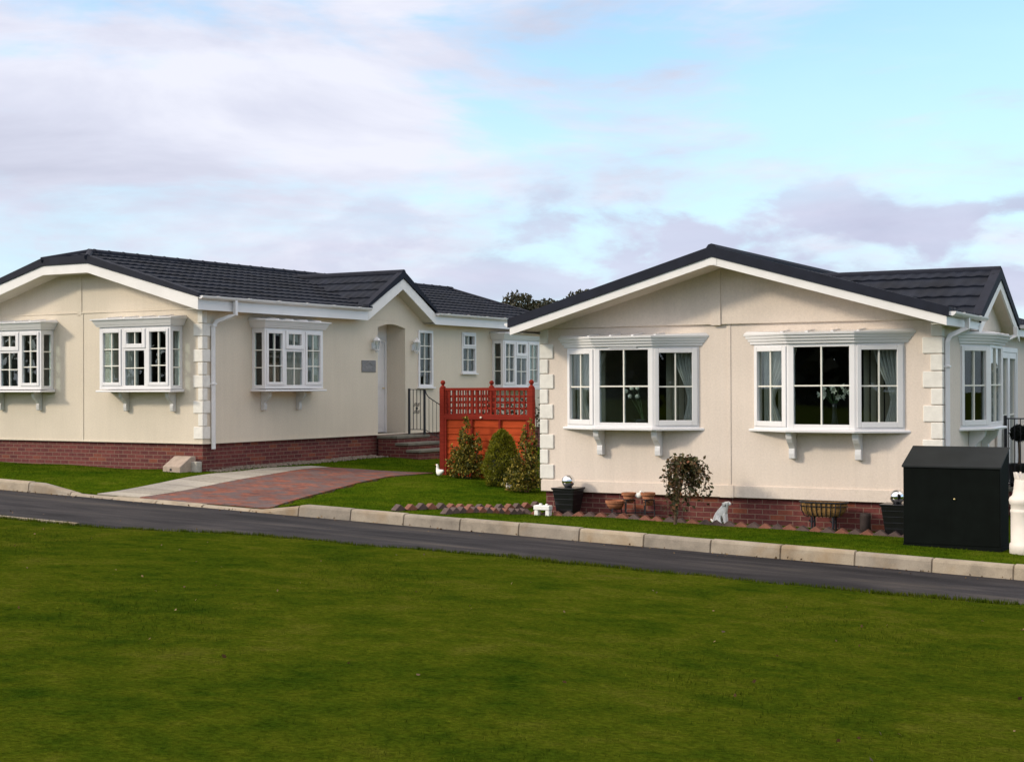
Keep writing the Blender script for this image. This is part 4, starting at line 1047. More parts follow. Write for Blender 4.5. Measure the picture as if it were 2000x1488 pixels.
# tree beyond the roofs
def tree(loc, h, cr, label, nl, size, group=None):
    o = empty('tree', loc, 0, label, 'tree', group)
    b = B(); b.tube([(0, 0, -.4), (.05, 0, h * .3), (0, .05, h * .6), (0, 0, h * .9)], [.16, .13, .08, .02], 8); tips = []
    for k in range(26):
        a = k * 2.4; z0 = h * (.3 + .5 * k / 26); r = cr * (.55 + .45 * math.sin(k * 1.7) ** 2); e = Vv(r * math.cos(a), r * math.sin(a), min(h * .97, z0 + h * (.10 + .22 * ((k * 31) % 7) / 7)))
        b.tube([(0, 0, z0), e * .55 + Vv(0, 0, z0 * .45), e], [.05, .03, .008], 5); tips.append(e)
    b.build('trunk', M['bark'], o)
    pts = []
    for e in tips + [Vv(0, 0, h * .92), Vv(.4, .2, h * .85), Vv(-.5, 0, h * .8)]:
        c = rng.normal(0, 1, (int(nl / len(tips)), 3)); c /= np.linalg.norm(c, axis=1)[:, None]; c *= rng.uniform(.15, 1, (len(c), 1)) ** .5 * cr * .36; c[:, 2] *= .7
        pts.append(c + np.array(e))
    c = rng.normal(0, 1, (nl, 3)); c /= np.linalg.norm(c, axis=1)[:, None]; c *= rng.uniform(.1, 1, (nl, 1)) ** .4
    c *= np.array([cr * 1.15, cr, h * .26]) * (1 + .12 * np.sin(c[:, :1] * 4) * np.sin(c[:, 1:2] * 5 + 1)); c[:, 2] += h * .66; pts.append(c)
    leaves('crown', np.concatenate(pts), size, M['treeleaf'], o, up=.3, aspect=.6)
    return o
tree((1.65, 42.0, 1.0), 3.66, 1.55, 'dark bushy tree showing between the two roofs', 30000, .10)

# ------------------------------------------------------------------ ornaments and pots
def RP(name, u, w, label, cat, group=None, rz=0.0, dz=0.0):
    p = hw(RC, RT, u, -w); return empty(name, (p.x, p.y, g_xy(p.x, p.y) + dz), -RT + rz, label, cat, group)
# white trough
o = RP('stone_trough', .28, .50, 'small white trough bench on blocks at the left corner of the right home', 'trough')
b = B(); b.box(-.135, .135, -.06, .06, .085, .155); b.build('slab', M['white_plaster'], o, bevel=.01)
for x in (-.095, .095):
    b = B(); b.box(x - .032, x + .032, -.05, .05, -.03, .084); b.build('foot', M['white_plaster'], o, bevel=.008)
b = B(); b.lathe([(.024, .155), (.024, .178), (.012, .183)], 10, (-.04, 0, 0)); b.lathe([(.02, .155), (.022, .175), (.010, .178)], 10, (.06, .01, 0)); b.build('knob', M['white_plaster'], o, smooth=True)
# black pots with mirror balls
for u, lab, bl in ((.583, 'tapered black square pot with a mirror ball near the fence corner', 'steel mirror ball on the black pot near the white trough'), (5.56, 'tapered black square pot half hidden by the green storage box', 'steel mirror ball on the pot beside the green storage box')):
    o = RP('plant_pot', u, .25, lab, 'pot', 'black tapered pots')
    def sq(b, r0, r1, z0, z1): b.hexa([(-r0, -r0, z0), (r0, -r0, z0), (r0, r0, z0), (-r0, r0, z0), (-r1, -r1, z1), (r1, -r1, z1), (r1, r1, z1), (-r1, r1, z1)])
    b = B(); sq(b, .125, .178, -.02, .39)
    for k in range(4): sq(b, .140 + .012 * k, .143 + .012 * k, .09 + .08 * k, .10 + .08 * k)
    b.build('body', M['blackpot'], o, bevel=.008)
    b = B(); sq(b, .19, .20, .39, .425); b.build('rim', M['blackpot'], o, bevel=.008)
    p = o.location; q = empty('mirror_ball', (p.x, p.y, p.z + .425), -RT, bl, 'mirror ball', 'steel mirror balls')
    b = B(); b.lathe([(.06, 0), (.05, .02), (.04, .03)], 14); b.build('base', M['blackpot'], q, smooth=True)
    b = B(); b.ball((0, 0, .095), .10, 16); b.build('ball', M['mirror'], q, smooth=True)
# iron plant stand with three terracotta pots
o = RP('plant_stand', 1.62, .27, 'low dark iron stand carrying terracotta pots against the brick skirt', 'plant stand')
b = B()
heights = [(-.245, 'bowl', .145), (-.025, 'pot', .27), (.285, 'pot', .28)]
for x, k, z in heights:
    n = 14; r = .09
    b.tube([(x + r * math.cos(2 * PI * j / n), r * math.sin(2 * PI * j / n), z) for j in range(n + 1)], .008, 5)
    for a in (.5, 2.6, 4.7): b.tube([(x + r * math.cos(a), r * math.sin(a), z), (x + r * 1.1 * math.cos(a), r * 1.1 * math.sin(a), 0)], .008, 5)
    for j in range(3): 
        a = j * 2.1; b.tube([(x + r * math.cos(a + s_ * .25), r * math.sin(a + s_ * .25), z - .03 - .015 * math.cos(s_ * 1.2)) for s_ in range(6)], .006, 4)
b.tube([(-.3, .05, .05), (.35, .05, .09)], .01, 5)
b.build('frame', M['iron'], o)
for (x, kind, z), lab in zip(heights, ('wide terracotta bowl lowest on the iron stand', 'terracotta pot in the middle of the iron stand', 'terracotta pot standing highest on the iron stand by the weeping shrub')):
    p = o.matrix_basis @ Vv(0, 0, 0); pw = hw(RC, RT, 1.62 + x, -.27); q = empty('terracotta_pot', (pw.x, pw.y, o.location.z + z), -RT, lab, 'pot', 'terracotta pots on the iron stand')
    b = B(); zz = .0
    if kind == 'bowl': b.lathe([(.08, -.03), (.12, .02), (.135, .06)], 20); 
    else: b.lathe([(.065, -.09 if x > .1 else -.05), (.088, .06)], 20)
    b.build('body', M['terracotta'], q, smooth=True)
    b = B(); r, zt = (.135, .06) if kind == 'bowl' else (.095, .06)
    b.lathe([(r + .002, zt), (r + .014, zt + .002), (r + .016, zt + .04), (r - .004, zt + .042), (r - .01, zt + .01)], 20); b.build('rim', M['terracotta'], q, smooth=False)
pw = hw(RC, RT, 1.748, -.25); o = empty('bird_ornament', (pw.x, pw.y, o.location.z + .295), -RT, 'tiny white bird ornament perched between the terracotta pots', 'ornament')
b = B(); b.lathe([(.01, 0), (.03, .0), (.045, .03), (.035, .06), (.012, .075)], 12, sx=1.3); b.ball((.035, 0, .085), .022, 8); b.build('body', M['white_plaster'], o, smooth=True)
b = B(); b.tube([(.052, 0, .085), (.085, 0, .08)], [.008, .002], 6); b.tube([(-.03, 0, .04), (-.09, 0, .055)], [.018, .006], 6); b.build('beak_and_tail', M['corbel'], o)

def skin(name, nodes, edges, mat, parent, scale=1.0, sub=2):
    me = bpy.data.meshes.new(name); me.from_pydata([tuple(c * scale for c in n[:3]) for n in nodes], edges, [])
    o = bpy.data.objects.new(name, me); COL.objects.link(o); o.parent = parent; me.materials.append(mat)
    md = o.modifiers.new('skin', 'SKIN'); md.use_smooth_shade = True
    for k, n in enumerate(nodes):
        r = n[3] * scale; me.skin_vertices[0].data[k].radius = (r, r)
    me.skin_vertices[0].data[0].use_root = True
    s = o.modifiers.new('sub', 'SUBSURF'); s.levels = sub; s.render_levels = sub
    return o
# seated dog statue
o = RP('dog_statue', 3.07, .30, 'white statue of a seated dog looking along the brick edging', 'statue')
nd = [(-.075, 0, .085, .072), (-.035, 0, .150, .066), (.015, 0, .205, .060), (.040, 0, .250, .044), (.055, 0, .298, .052), (.095, 0, .288, .030), (.128, 0, .278, .022),
      (.030, .034, .150, .034), (.050, .036, .075, .022), (.055, .036, .020, .020), (.085, .036, .012, .016), (.030, -.034, .150, .034), (.050, -.036, .075, .022), (.055, -.036, .020, .020), (.085, -.036, .012, .016),
      (-.050, .065, .065, .042), (-.010, .078, .035, .026), (.025, .078, .014, .016), (-.050, -.065, .065, .042), (-.010, -.078, .035, .026), (.025, -.078, .014, .016),
      (-.135, 0, .035, .018), (-.165, 0, .075, .012), (.045, .045, .300, .018), (.042, .058, .255, .016), (.045, -.045, .300, .018), (.042, -.058, .255, .016)]
ed = [(0, 1), (1, 2), (2, 3), (3, 4), (4, 5), (5, 6), (2, 7), (7, 8), (8, 9), (9, 10), (2, 11), (11, 12), (12, 13), (13, 14), (0, 15), (15, 16), (16, 17), (0, 18), (18, 19), (19, 20), (0, 21), (21, 22), (4, 23), (23, 24), (4, 25), (25, 26)]
skin('body', nd, ed, M['white_plaster'], o, 1.06)
b = B()
for y in (-.026, .026): b.ball((.103, y * 1.06, .322), .007, 6)
b.ball((.158, 0, .298), .011, 6); b.build('eyes_and_nose', M['iron'], o, smooth=True)
# hay rack planter
o = RP('hay_rack_planter', 4.55, .28, 'coco lined wire trough planter standing on iron legs by the bricks', 'planter')
prof = []
b = B(); n = 28; rows = []
for j, (f, z) in enumerate(((.45, .20), (.75, .215), (.93, .28), (1.0, .37), (1.0, .40))):
    rows.append([b.v((.325 * f * math.copysign(abs(math.cos(t)) ** .55, math.cos(t)) * (1 + .012 * math.sin(t * 14)), .125 * f * math.copysign(abs(math.sin(t)) ** .7, math.sin(t)), z)) for t in [2 * PI * k / n for k in range(n)]])
for r0, r1 in zip(rows, rows[1:]):
    for k in range(n): b.f([r0[k], r0[(k + 1) % n], r1[(k + 1) % n], r1[k]])
b.f(rows[0]); b.f([b.v(v.co * 1.0 - Vv(0, 0, .02)) for v in rows[-1]])
b.build('coco_liner', M['coco'], o, smooth=True)
b = B()
ring = [(.335 * math.copysign(abs(math.cos(t)) ** .55, math.cos(t)), .135 * math.copysign(abs(math.sin(t)) ** .7, math.sin(t)), .40) for t in [2 * PI * k / 40 for k in range(41)]]
b.tube(ring, .011, 6); b.tube([(x * .99, y * .99, .345) for x, y, z in ring], .006, 5)
for k in range(9):
    x = -.28 + .07 * k; b.tube([(x, -.138, .40), (x * .98, -.128, .30), (x * .88, -.10, .215), (x * .7, -.05, .195)], .007, 5)
for x in (-.15, .15): b.tube([(x, -.06, .2), (x * 1.0, -.07, -.03)], .016, 6); b.tube([(x, .06, .2), (x, .07, -.03)], .016, 6); b.tube([(x - .04, -.065, .15), (x, -.065, .11), (x + .04, -.065, .15)], .010, 5)
b.build('wire_frame', M['iron'], o)
# dark log
o = RP('log_planter', 5.10, .17, 'short dark log standing between the hay rack and the storage box', 'log')
b = B(); b.lathe([(.075, -.03), (.072, .1), (.076, .22), (.07, .265), (.05, .268), (.045, .24)], 16); b.build('log', M['darkwood'], o, smooth=True)

# sawtooth brick edgings
def tooth_mesh(mat, s=.104):
    b = B(); b.prism([(-s * 1.05, 0), (0, -s * .72), (s * 1.05, 0), (0, s * .72)], -.05, .05, 'y')
    o = b.build('edging_brick', mat, bevel=.006); return o
t1, t2 = tooth_mesh(M['edging']), tooth_mesh(M['edging_dark'])
used = set()
def lay(src, p, rz, label, group, tilt):
    o = src if src.name not in used else src.copy()
    if o is src: used.add(src.name)
    else: COL.objects.link(o)
    o.location = p; o.rotation_euler = (random.uniform(-.1, .1), tilt, rz); tag(o, label, 'edging brick', group)
def row(p0, p1, label_o, label_g, group, n, lift=.0):
    for k in range(n):
        q = p0.lerp(p1, k / (n - 1)); q.x += random.uniform(-.012, .012); q.z = g_xy(q.x, q.y) + lift + random.uniform(-.006, .006)
        d = p1 - p0; og = (k + n) % 2 == 0 if random.random() > .15 else (k % 3 == 0)
        lay(t1 if og else t2, q, math.atan2(d.y, d.x), label_o if og else label_g, group, random.uniform(-.07, .07))
row(hw(RC, RT, -.05, -.42), hw(RC, RT, 5.75, -.42), 'terracotta brick of the sawtooth edging along the front of the right home', 'grey brown brick of the sawtooth edging along the front of the right home', 'sawtooth edging in front of the right home', 33)
E1, E0 = hw(RC, RT, -.10, -.44), AB(-10.86, 17.95)
row(E0, E1, 'terracotta brick of the front sawtooth row running from the kerb to the white trough', 'grey brown brick of the front sawtooth row running from the kerb to the white trough', 'sawtooth edging from the kerb to the home corner', 13, .015)
row(AB(-11.62, 17.85), AB(-10.95, 20.8), 'terracotta brick of the rear sawtooth row at the edge of the mown slope', 'grey brown brick of the rear sawtooth row at the edge of the mown slope', 'rear sawtooth edging of the lawn slope', 15, .02)

# goose and small bird by the fence
gp = AB(-14.46, 23.62); o = empty('goose_statue', gp, -TH + PI - .3, 'white goose statue beside the foot of the fence post', 'statue')
nd = [(0, 0, .085, .066), (-.06, 0, .10, .046), (-.115, 0, .12, .02), (.045, 0, .10, .05), (.065, 0, .15, .03), (.060, 0, .195, .022), (.072, 0, .225, .026), (.10, 0, .222, .012), (0, .03, .02, .03), (0, -.03, .02, .03)]
skin('body', nd, [(0, 1), (1, 2), (0, 3), (3, 4), (4, 5), (5, 6), (6, 7), (0, 8), (0, 9)], M['white_plaster'], o, 1.0)
b = B(); b.tube([(.098, 0, .222), (.135, 0, .215)], [.011, .004], 6); b.build('beak', M['orange_beak'], o, smooth=True)
gp = AB(-12.28, 22.35); o = empty('duck_ornament', gp, -TH + 2.6, 'small pale duck ornament half hidden under the shrub beside the conifer', 'ornament')
nd = [(0, 0, .05, .05), (-.07, 0, .06, .03), (-.11, 0, .085, .012), (.045, 0, .075, .032), (.055, 0, .12, .026), (.095, 0, .115, .012)]
skin('body', nd, [(0, 1), (1, 2), (0, 3), (3, 4), (4, 5)], M['white_pot'], o, 1.0)
b = B(); b.lathe([(.06, -.01), (.05, .02), (.02, .03)], 10); b.build('base', M['terracotta'], o)

# ------------------------------------------------------------------ storage box, pillar, rear steps
o = empty('storage_box', AB(-4.61, 18.80), -TH, 'dark green steel storage box with a sloping lid on the verge', 'storage box')
Wb, Db = 1.20, .58
b = B(); b.box(0, Wb, 0, Db, -.06, .02); b.build('plinth', M['boxgreen'], o)
b = B(); b.prism([(0.0, .02), (Db, .02), (Db, 1.20), (0.0, 1.0)], 0.006, Wb - .006, 'x'); b.build('body', M['boxgreen'], o, bevel=.006)
for x0, x1 in ((.012, Wb / 2 - .0008), (Wb / 2 + .0008, Wb - .012)):
    b = B(); b.box(x0, x1, -.003, -.0005, .03, .98)
    b.build('door', M['boxgreen'], o)
b = B(); b.hexa([(-.01, -.02, .985), (Wb + .01, -.02, .985), (Wb + .01, Db + .01, 1.215), (-.01, Db + .01, 1.215), (-.01, -.02, 1.012), (Wb + .01, -.02, 1.012), (Wb + .01, Db + .01, 1.24), (-.01, Db + .01, 1.24)])
b.build('lid', M['boxlid'], o, bevel=.006)
b = B(fn=lambda p: Vector((Wb / 2 + .045 + p.x, -.0035 - p.z, .60 + p.y))); b.lathe([(.013, 0), (.013, .010), (.008, .014)], 14); b.build('lock', M['brass'], o, smooth=True)

o = empty('ornamental_pillar', AB(-3.10, 18.86), 0, 'white crown topped ornamental chimney pot at the edge beside the storage box', 'chimney pot')
b = B(); b.lathe([(.215, -.03), (.218, .10), (.212, .13), (.200, .14), (.200, .50), (.206, .515), (.206, .54), (.196, .55), (.200, .56), (.200, .60), (.214, .615), (.222, .66), (.214, .69), (.18, .72), (.165, .80), (.155, .90), (.150, .92), (.12, .92)], 32)
b.build('body', M['white_pot'], o, smooth=True)
o.children[0].data.shade_flat() if False else None
b = B()
for k in range(14):
    a = 2 * PI * k / 14; r0 = .15; c = lambda r, d, z: (r * math.cos(a + d), r * math.sin(a + d), z)
    b.hexa([c(.152, -.20, .90), c(.152, .20, .90), c(.125, .20, .90), c(.125, -.20, .90), c(.166, -.03, 1.0), c(.166, .03, 1.0), c(.145, .03, 1.0), c(.145, -.03, 1.0)])
b.build('crown', M['white_pot'], o)
# landing, rail and topiary by the patio door of the right home
o = at(RC, RT, 'patio_steps', RW_ + .06, 3.90, 'dark brick landing with stone top below the patio door', 'steps', zoff=-.75)
b = B(); b.box(0, 1.0, 0, 2.6, -.1, .68); b.box(.30, .9, -.30, 0, -.1, .50); b.build('brickwork', M['brick'], o)
b = B(); b.box(0, 1.04, -.03, 2.62, .68, .74); b.box(.28, .92, -.33, -.03, .50, .55); b.build('tread', M['step'], o, bevel=.01)
o = at(RC, RT, 'iron_railing', RW_ + .12, 3.93, 'black iron railing round the landing of the patio door', 'railing', zoff=-.01)
b = B(); b.box(0, .9, -.012, .012, 1.08, 1.10); b.box(0, .9, -.01, .01, .08, .10)
b.box(.88, .90, 0, 2.4, 1.08, 1.10); b.box(.88, .90, 0, 2.4, .08, .10)
b.build('rails', M['iron'], o)
b = B()
for k in range(10): b.box(.09 * k + .04, .09 * k + .052, -.006, .006, .1, 1.08)
for k in range(20): b.box(.884, .896, .12 * k + .1, .12 * k + .112, .1, 1.08)
b.build('baluster', M['iron'], o)
for x, y in ((.0, 0), (.89, 0), (.89, 2.4)):
    b = B(); b.box(x - .02, x + .02, y - .02, y + .02, 0, 1.14); b.build('post', M['iron'], o)
tp = hw(RC, RT, RW_ + .27, 4.2, 0); o = empty('topiary_ball', (tp.x, tp.y, RC.z - .01), -RT, 'dark clipped topiary ball on a bare stem beside the patio door', 'topiary')
pts = rng.normal(0, 1, (4200, 3)); pts /= np.linalg.norm(pts, axis=1)[:, None]; pts *= .135 * rng.uniform(.45, 1.0, (len(pts), 1)); pts[:, 2] += .85
leaves('foliage', pts, .03, M['ballleaf'], o, up=.2)
b = B(); b.tube([(0, 0, .3), (.01, 0, .5), (0, 0, .82)], .016, 6); b.tube([(.03, .02, .3), (.01, .02, .5), (0, .01, .8)], .012, 6); b.build('trunk', M['bark'], o)
b = B(); b.lathe([(.13, .0), (.17, .33), (.185, .33), (.185, .37), (.16, .37), (.16, .34)], 18); b.build('pot', M['blackpot'], o, smooth=False)

# stone cover and block at the corner of the left home
o = at(LC, LT, 'meter_cover', -.36, -.02, 'buff sloping stone meter cover on the grass by the brick corner', 'meter cover')
b = B(); b.prism([(.0, -.05), (-.42, -.05), (-.42, .10), (-.12, .275), (.0, .275)], -.22, .21, 'x'); b.build('cover', M['stone'], o, bevel=.012)
b = B(fn=lambda p: Vector((-.02 + p.x, -.421 - p.z, .045 + p.y))); b.lathe([(.025, 0), (.025, .006), (.012, .010)], 12); b.build('lock', M['iron'], o)
o = at(LC, LT, 'concrete_block', -.11, -.06, 'small upright concrete block against the brick corner of the left home', 'block')
b = B(); b.box(-.05, .095, -.09, .055, -.05, .19); b.build('block', M['slab'], o, bevel=.01)

# gravel margin
m = 1500; pv = rng.uniform(.15, 5.4, m); pu = -.05 + rng.beta(1.2, 2.2, m) * np.interp(pv, [0, 1.5, 5.4], [.35, .55, .45])
vs, fs = [], []
ico = bmesh.new(); bmesh.ops.create_icosphere(ico, subdivisions=1, radius=1); iv = np.array([v.co[:] for v in ico.verts]); ifc = np.array([[v.index for v in f.verts] for f in ico.faces]); ico.free()
for k in range(m):
    p = hw(LC, LT, pu[k], pv[k]); r = rng.uniform(.012, .032); z = g_xy(p.x, p.y)
    vs.append(iv * r * rng.uniform(.7, 1.2, 3) + np.array((p.x, p.y, z + r * .3))); fs.append(ifc + len(iv) * k)
tag(mesh_np('gravel', np.concatenate(vs), np.concatenate(fs).ravel(), 3, M['gravel']), kind='stuff')

# ------------------------------------------------------------------ grass blades
def blades(name, a, b, h, w, lean=.5, mat='blade'):
    n = len(a); z = gz(a, b)
    mask = b < 15.6
    x, y = a, b
    ang = rng.uniform(0, 2 * PI, n); hh = h * rng.uniform(.5, 1.2, n); la = rng.uniform(0, 2 * PI, n); ll = lean * hh * rng.uniform(.2, 1, n)
    base = np.stack([x, y, z - .004], 1); d = np.stack([np.cos(ang), np.sin(ang), 0 * ang], 1) * w * .5
    tip = base + np.stack([ll * np.cos(la), ll * np.sin(la), hh], 1)
    v = np.stack([base - d, base + d, tip], 1).reshape(-1, 3)
    o = mesh_np(name, v, np.arange(3 * n), 3, M[mat]); o.rotation_euler = (0, 0, -TH)
    return tag(o, kind='stuff')
# near lawn, inside and a little beyond the view
bb = np.concatenate([5.5 + 9.8 * rng.uniform(0, 1, 230000)]); aa = rng.uniform(-22, 2, len(bb))
xw = aa * U0.x + bb * V0.x; yw = aa * U0.y + bb * V0.y
k = (np.abs(xw) < .40 * yw + 1.0) & (yw > 5.0) & (bb < edge_b(aa) + .03)
clump = np.sin(aa * 9 + np.sin(bb * 7)) * np.sin(bb * 11 + np.sin(aa * 5))
k &= rng.uniform(0, 1, len(aa)) < .62 + .38 * clump
n_e = 16000; ae = rng.uniform(-20, 2, n_e); be = edge_b(ae) + rng.normal(-.03, .05, n_e) + .05 * np.sin(ae * 17) * np.sin(ae * 4.3)
blades('grass', np.concatenate([aa[k], ae]), np.concatenate([bb[k], be]), np.concatenate([np.full(k.sum(), .040), np.full(n_e, .055)]), np.where(np.arange(k.sum() + n_e) < k.sum(), .010, .011)[:, None])
bb = rng.uniform(17.57, 27.5, 150000); aa = rng.uniform(-24, -2.5, len(bb))
k = ~inside(aa, bb, DRIVE) & ~inside(aa, bb, PATH)
xw = aa * U0.x + bb * V0.x; yw = aa * U0.y + bb * V0.y
def in_house(x, y, C, t, u0, u1, v0, v1):
    dx, dy = x - C.x, y - C.y; u = dx * math.cos(t) - dy * math.sin(t); v = dx * math.sin(t) + dy * math.cos(t)
    return (u > u0) & (u < u1) & (v > v0) & (v < v1)
k &= ~in_house(xw, yw, LC, LT, -6.2, .4, 0, 13) & ~in_house(xw, yw, RC, RT, 0, 6.15, -.36, 12)
blades('grass', aa[k], bb[k], .026, .009, mat='garden_blade')

# leaf litter and grit along the gutter and a few leaves on the grass
n_l = 420; la_ = rng.uniform(-20, 0, n_l); lb_ = np.where(np.arange(n_l) < 300, 17.38 - rng.exponential(.09, n_l), rng.uniform(7, 15, n_l))
xl = la_ * U0.x + lb_ * V0.x; yl = la_ * U0.y + lb_ * V0.y
tag(leaves('leaf_litter', np.stack([xl, yl, gz(la_, lb_) + np.where(lb_ < 15.4, .035, .022)], 1), .032, leaf_mat('fallen_leaf', [(0, (.05, .03, .015)), (.5, (.14, .075, .03)), (1, (.30, .20, .09))]), None, up=-.1, aspect=.7), kind='stuff')
# ------------------------------------------------------------------ planting out of shot that the windows mirror
def hedge(name, p0, p1, h, n, size, label):
    d = p1 - p0; L_ = d.length
    o = empty(name, p0, math.atan2(d.y, d.x), label, 'hedge')
    pts = np.stack([rng.uniform(0, L_, n), rng.normal(0, .45, n), rng.uniform(0, 1, n) ** .7], 1)
    pts[:, 2] *= h * (1 + .12 * np.sin(pts[:, 0] * 1.1) + .08 * np.sin(pts[:, 0] * 3.3))
    leaves('foliage', pts, size, M['treeleaf'], o, up=.2, aspect=.8)
    b = B()
    for k in range(int(L_ / 1.5)): b.tube([(k * 1.5 + .5, 0, -.3), (k * 1.5 + .6, .05, h * .7)], .04, 5)
    b.build('stem', M['bark'], o); return o
hedge('hedge', Vv(15.5, 24.5, -.5), Vv(30, 52, -.9), 2.95, 9000, .42, 'tall dark hedge beyond the far side of the right home')
hedge('hedge', Vv(-34, 70, .9), Vv(30, 62, -.4), 2.1, 12000, .42, 'long field hedge far behind the two homes')
tl_s = rng.uniform(0, 1, 17000); tl_a = np.interp(tl_s, [0, .28, .78, 1], [0, 0, 1, 1]); 
pts = np.stack([np.interp(tl_s, [0, .3, .62, 1], [50, -60, -150, -165]), np.interp(tl_s, [0, .3, .62, 1], [-42, -44, -62, 40]) + rng.normal(0, 1.5, 17000), rng.uniform(0, 1, 17000) ** .8], 1)
pts[:, 2] = pts[:, 2] * (6.5 + 1.5 * np.sin(pts[:, 0] * .31 + pts[:, 1] * .1) + .7 * np.sin(pts[:, 0] * 1.3)) * (1 + .7 * tl_a) + .3
tag(leaves('treeline', pts, 1.5, M['treeleaf'], None, up=.2, aspect=.8), kind='stuff')

# ------------------------------------------------------------------ sky, sun, camera
SUN_EL, SUN_AZ = R(25), R(-48)      # azimuth measured from the front normal of the homes, to the left
S = (-V0 * math.cos(SUN_AZ) + U0 * math.sin(SUN_AZ)); S = Vector((S.x * math.cos(SUN_EL), S.y * math.cos(SUN_EL), math.sin(SUN_EL)))
sun = bpy.data.lights.new('sun', 'SUN'); sun.energy = 2.15; sun.angle = R(7); sun.color = (1.0, .87, .68)
so = bpy.data.objects.new('sun', sun); COL.objects.link(so); so.rotation_euler = S.to_track_quat('Z', 'Y').to_euler()
w = bpy.data.worlds.new('World'); scn.world = w; w.use_nodes = True; nt = w.node_tree
bg = nt.nodes['Background']
tc = nt.nodes.new('ShaderNodeTexCoord'); sky = nt.nodes.new('ShaderNodeTexSky'); sky.sky_type = 'NISHITA'; sky.sun_disc = False
sky.sun_elevation = SUN_EL; sky.sun_rotation = math.atan2(S.x, S.y) % (2 * PI); sky.air_density = 1.0; sky.dust_density = 0.6; sky.ozone_density = 1.5
STR = 0.10
sp = nt.nodes.new('ShaderNodeSeparateXYZ'); nt.links.new(tc.outputs['Generated'], sp.inputs[0])
X, Y, Z = sp.outputs
def wmap(sx, sy, sz, off=(0, 0, 0), rot=0):
    mp = nt.nodes.new('ShaderNodeMapping'); mp.inputs['Scale'].default_value = (sx, sy, sz); mp.inputs['Location'].default_value = off; mp.inputs['Rotation'].default_value = (0, rot, 0)
    nt.links.new(tc.outputs['Generated'], mp.inputs['Vector']); return mp.outputs['Vector']
n_big = noise(nt, wmap(3.6, 3.6, 11.0, (1.7, .3, .4)), 1.0, 8, .60, .45)
n_str = noise(nt, wmap(5, 5, 26.0, (.2, 2.0, .1), .12), 1.0, 6, .55, .3)
n_low = noise(nt, wmap(11, 11, 26.0, (3.1, .2, .7)), 1.0, 7, .55, .2)
n_sh = noise(nt, wmap(4, 4, 13.0, (7.0, 1.0, 0)), 1.0, 6, .55, .4)
def mr(v, a, b_, c, d):
    m = nt.nodes.new('ShaderNodeMapRange'); m.interpolation_type = 'SMOOTHSTEP'
    for i, q in enumerate((None, a, b_, c, d)):
        if q is not None: m.inputs[i].default_value = q
    nt.links.new(v, m.inputs[0]); return m.outputs[0]
left = mr(X, .25, -.15, 0, 1)
m1 = math_n(nt, 'ADD', math_n(nt, 'MULTIPLY', n_big.outputs['Fac'], .95), math_n(nt, 'MULTIPLY', math_n(nt, 'MULTIPLY', left, mr(Z, .05, .18, .35, 1)), .26))
m1 = math_n(nt, 'ADD', m1, math_n(nt, 'MULTIPLY', n_str.outputs['Fac'], .75))
m1 = math_n(nt, 'ADD', m1, mr(Z, .28, .60, 0, .4))
high = mr(m1, .82, 1.10, .10, .97)
band = math_n(nt, 'MULTIPLY', mr(Z, .02, .07, 0, 1), mr(Z, .165, .105, 0, 1))
low = math_n(nt, 'MULTIPLY', mr(math_n(nt, 'ADD', n_low.outputs['Fac'], math_n(nt, 'MULTIPLY', band, .21)), .62, .76, 0, .9), math_n(nt, 'MULTIPLY', band, mr(X, -.22, .12, .25, 1)))
hz = mr(Z, .27, .05, .10, .80)
skc = mixc(nt, 1.0, sky.outputs['Color'], (STR * 2.0, STR * 2.45, STR * 2.5), 'MULTIPLY')
skc = mixc(nt, hz, skc, (.64, .86, .98))
cl_hi = ramp(nt, n_sh.outputs['Fac'], [(.32, (.585, .60, .73)), (.48, (.715, .73, .86)), (.62, (.85, .86, .965))]).outputs['Color']
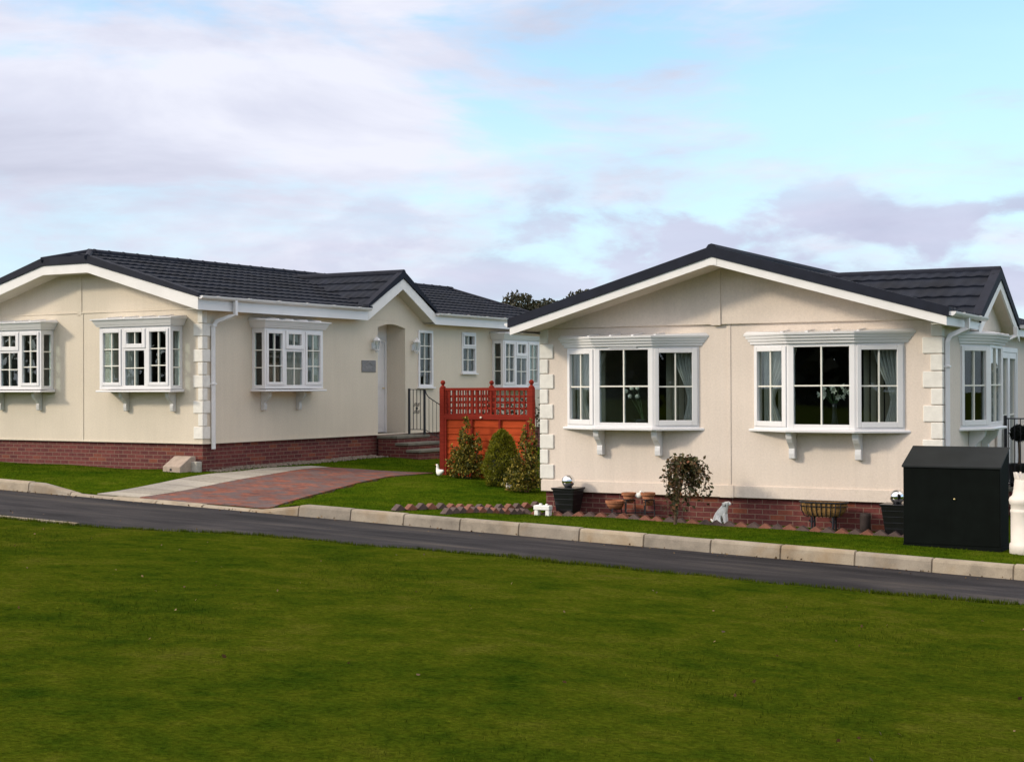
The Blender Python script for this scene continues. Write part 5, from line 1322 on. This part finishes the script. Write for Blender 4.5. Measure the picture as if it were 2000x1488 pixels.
c = mixc(nt, high, skc, cl_hi)
c = mixc(nt, low, c, ramp(nt, n_sh.outputs['Fac'], [(.35, (.475, .495, .665)), (.65, (.66, .68, .85))]).outputs['Color'])
c = mixc(nt, mr(Z, .055, .0, 0, .7), c, (.74, .80, .93))
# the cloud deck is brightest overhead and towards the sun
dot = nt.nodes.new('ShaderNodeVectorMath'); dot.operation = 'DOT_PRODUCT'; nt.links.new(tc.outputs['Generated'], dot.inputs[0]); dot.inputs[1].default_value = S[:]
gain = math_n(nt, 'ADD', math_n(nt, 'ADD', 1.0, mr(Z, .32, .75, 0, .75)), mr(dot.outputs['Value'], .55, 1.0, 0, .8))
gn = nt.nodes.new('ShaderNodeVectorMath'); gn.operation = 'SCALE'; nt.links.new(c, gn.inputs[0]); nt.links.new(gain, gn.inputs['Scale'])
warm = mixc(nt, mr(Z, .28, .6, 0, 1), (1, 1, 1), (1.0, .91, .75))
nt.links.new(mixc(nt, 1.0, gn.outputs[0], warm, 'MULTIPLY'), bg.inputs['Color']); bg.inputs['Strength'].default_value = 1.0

cam = bpy.data.cameras.new('camera'); co = bpy.data.objects.new('camera', cam); COL.objects.link(co); scn.camera = co
cam.sensor_width = 36; cam.lens = 2870.8 / 2000 * 36; cam.clip_start = .1; cam.clip_end = 2000
pt, rl_ = .0036, .0036
F = Vv(0, math.cos(pt), math.sin(pt)); r0 = Vv(1, 0, 0); u0_ = Vv(0, -math.sin(pt), math.cos(pt))
rt = r0 * math.cos(rl_) - u0_ * math.sin(rl_); upv = r0 * math.sin(rl_) + u0_ * math.cos(rl_)
co.matrix_world = Matrix(((rt.x, upv.x, -F.x, 0), (rt.y, upv.y, -F.y, 0), (rt.z, upv.z, -F.z, ZC), (0, 0, 0, 1)))
scn.view_settings.view_transform = 'Standard'; scn.view_settings.look = 'None'; scn.view_settings.exposure = 0.08; scn.view_settings.gamma = 1
scn.view_settings.use_curve_mapping = False
scn.cycles.max_bounces = 8; scn.cycles.transparent_max_bounces = 12; scn.cycles.use_denoising = True
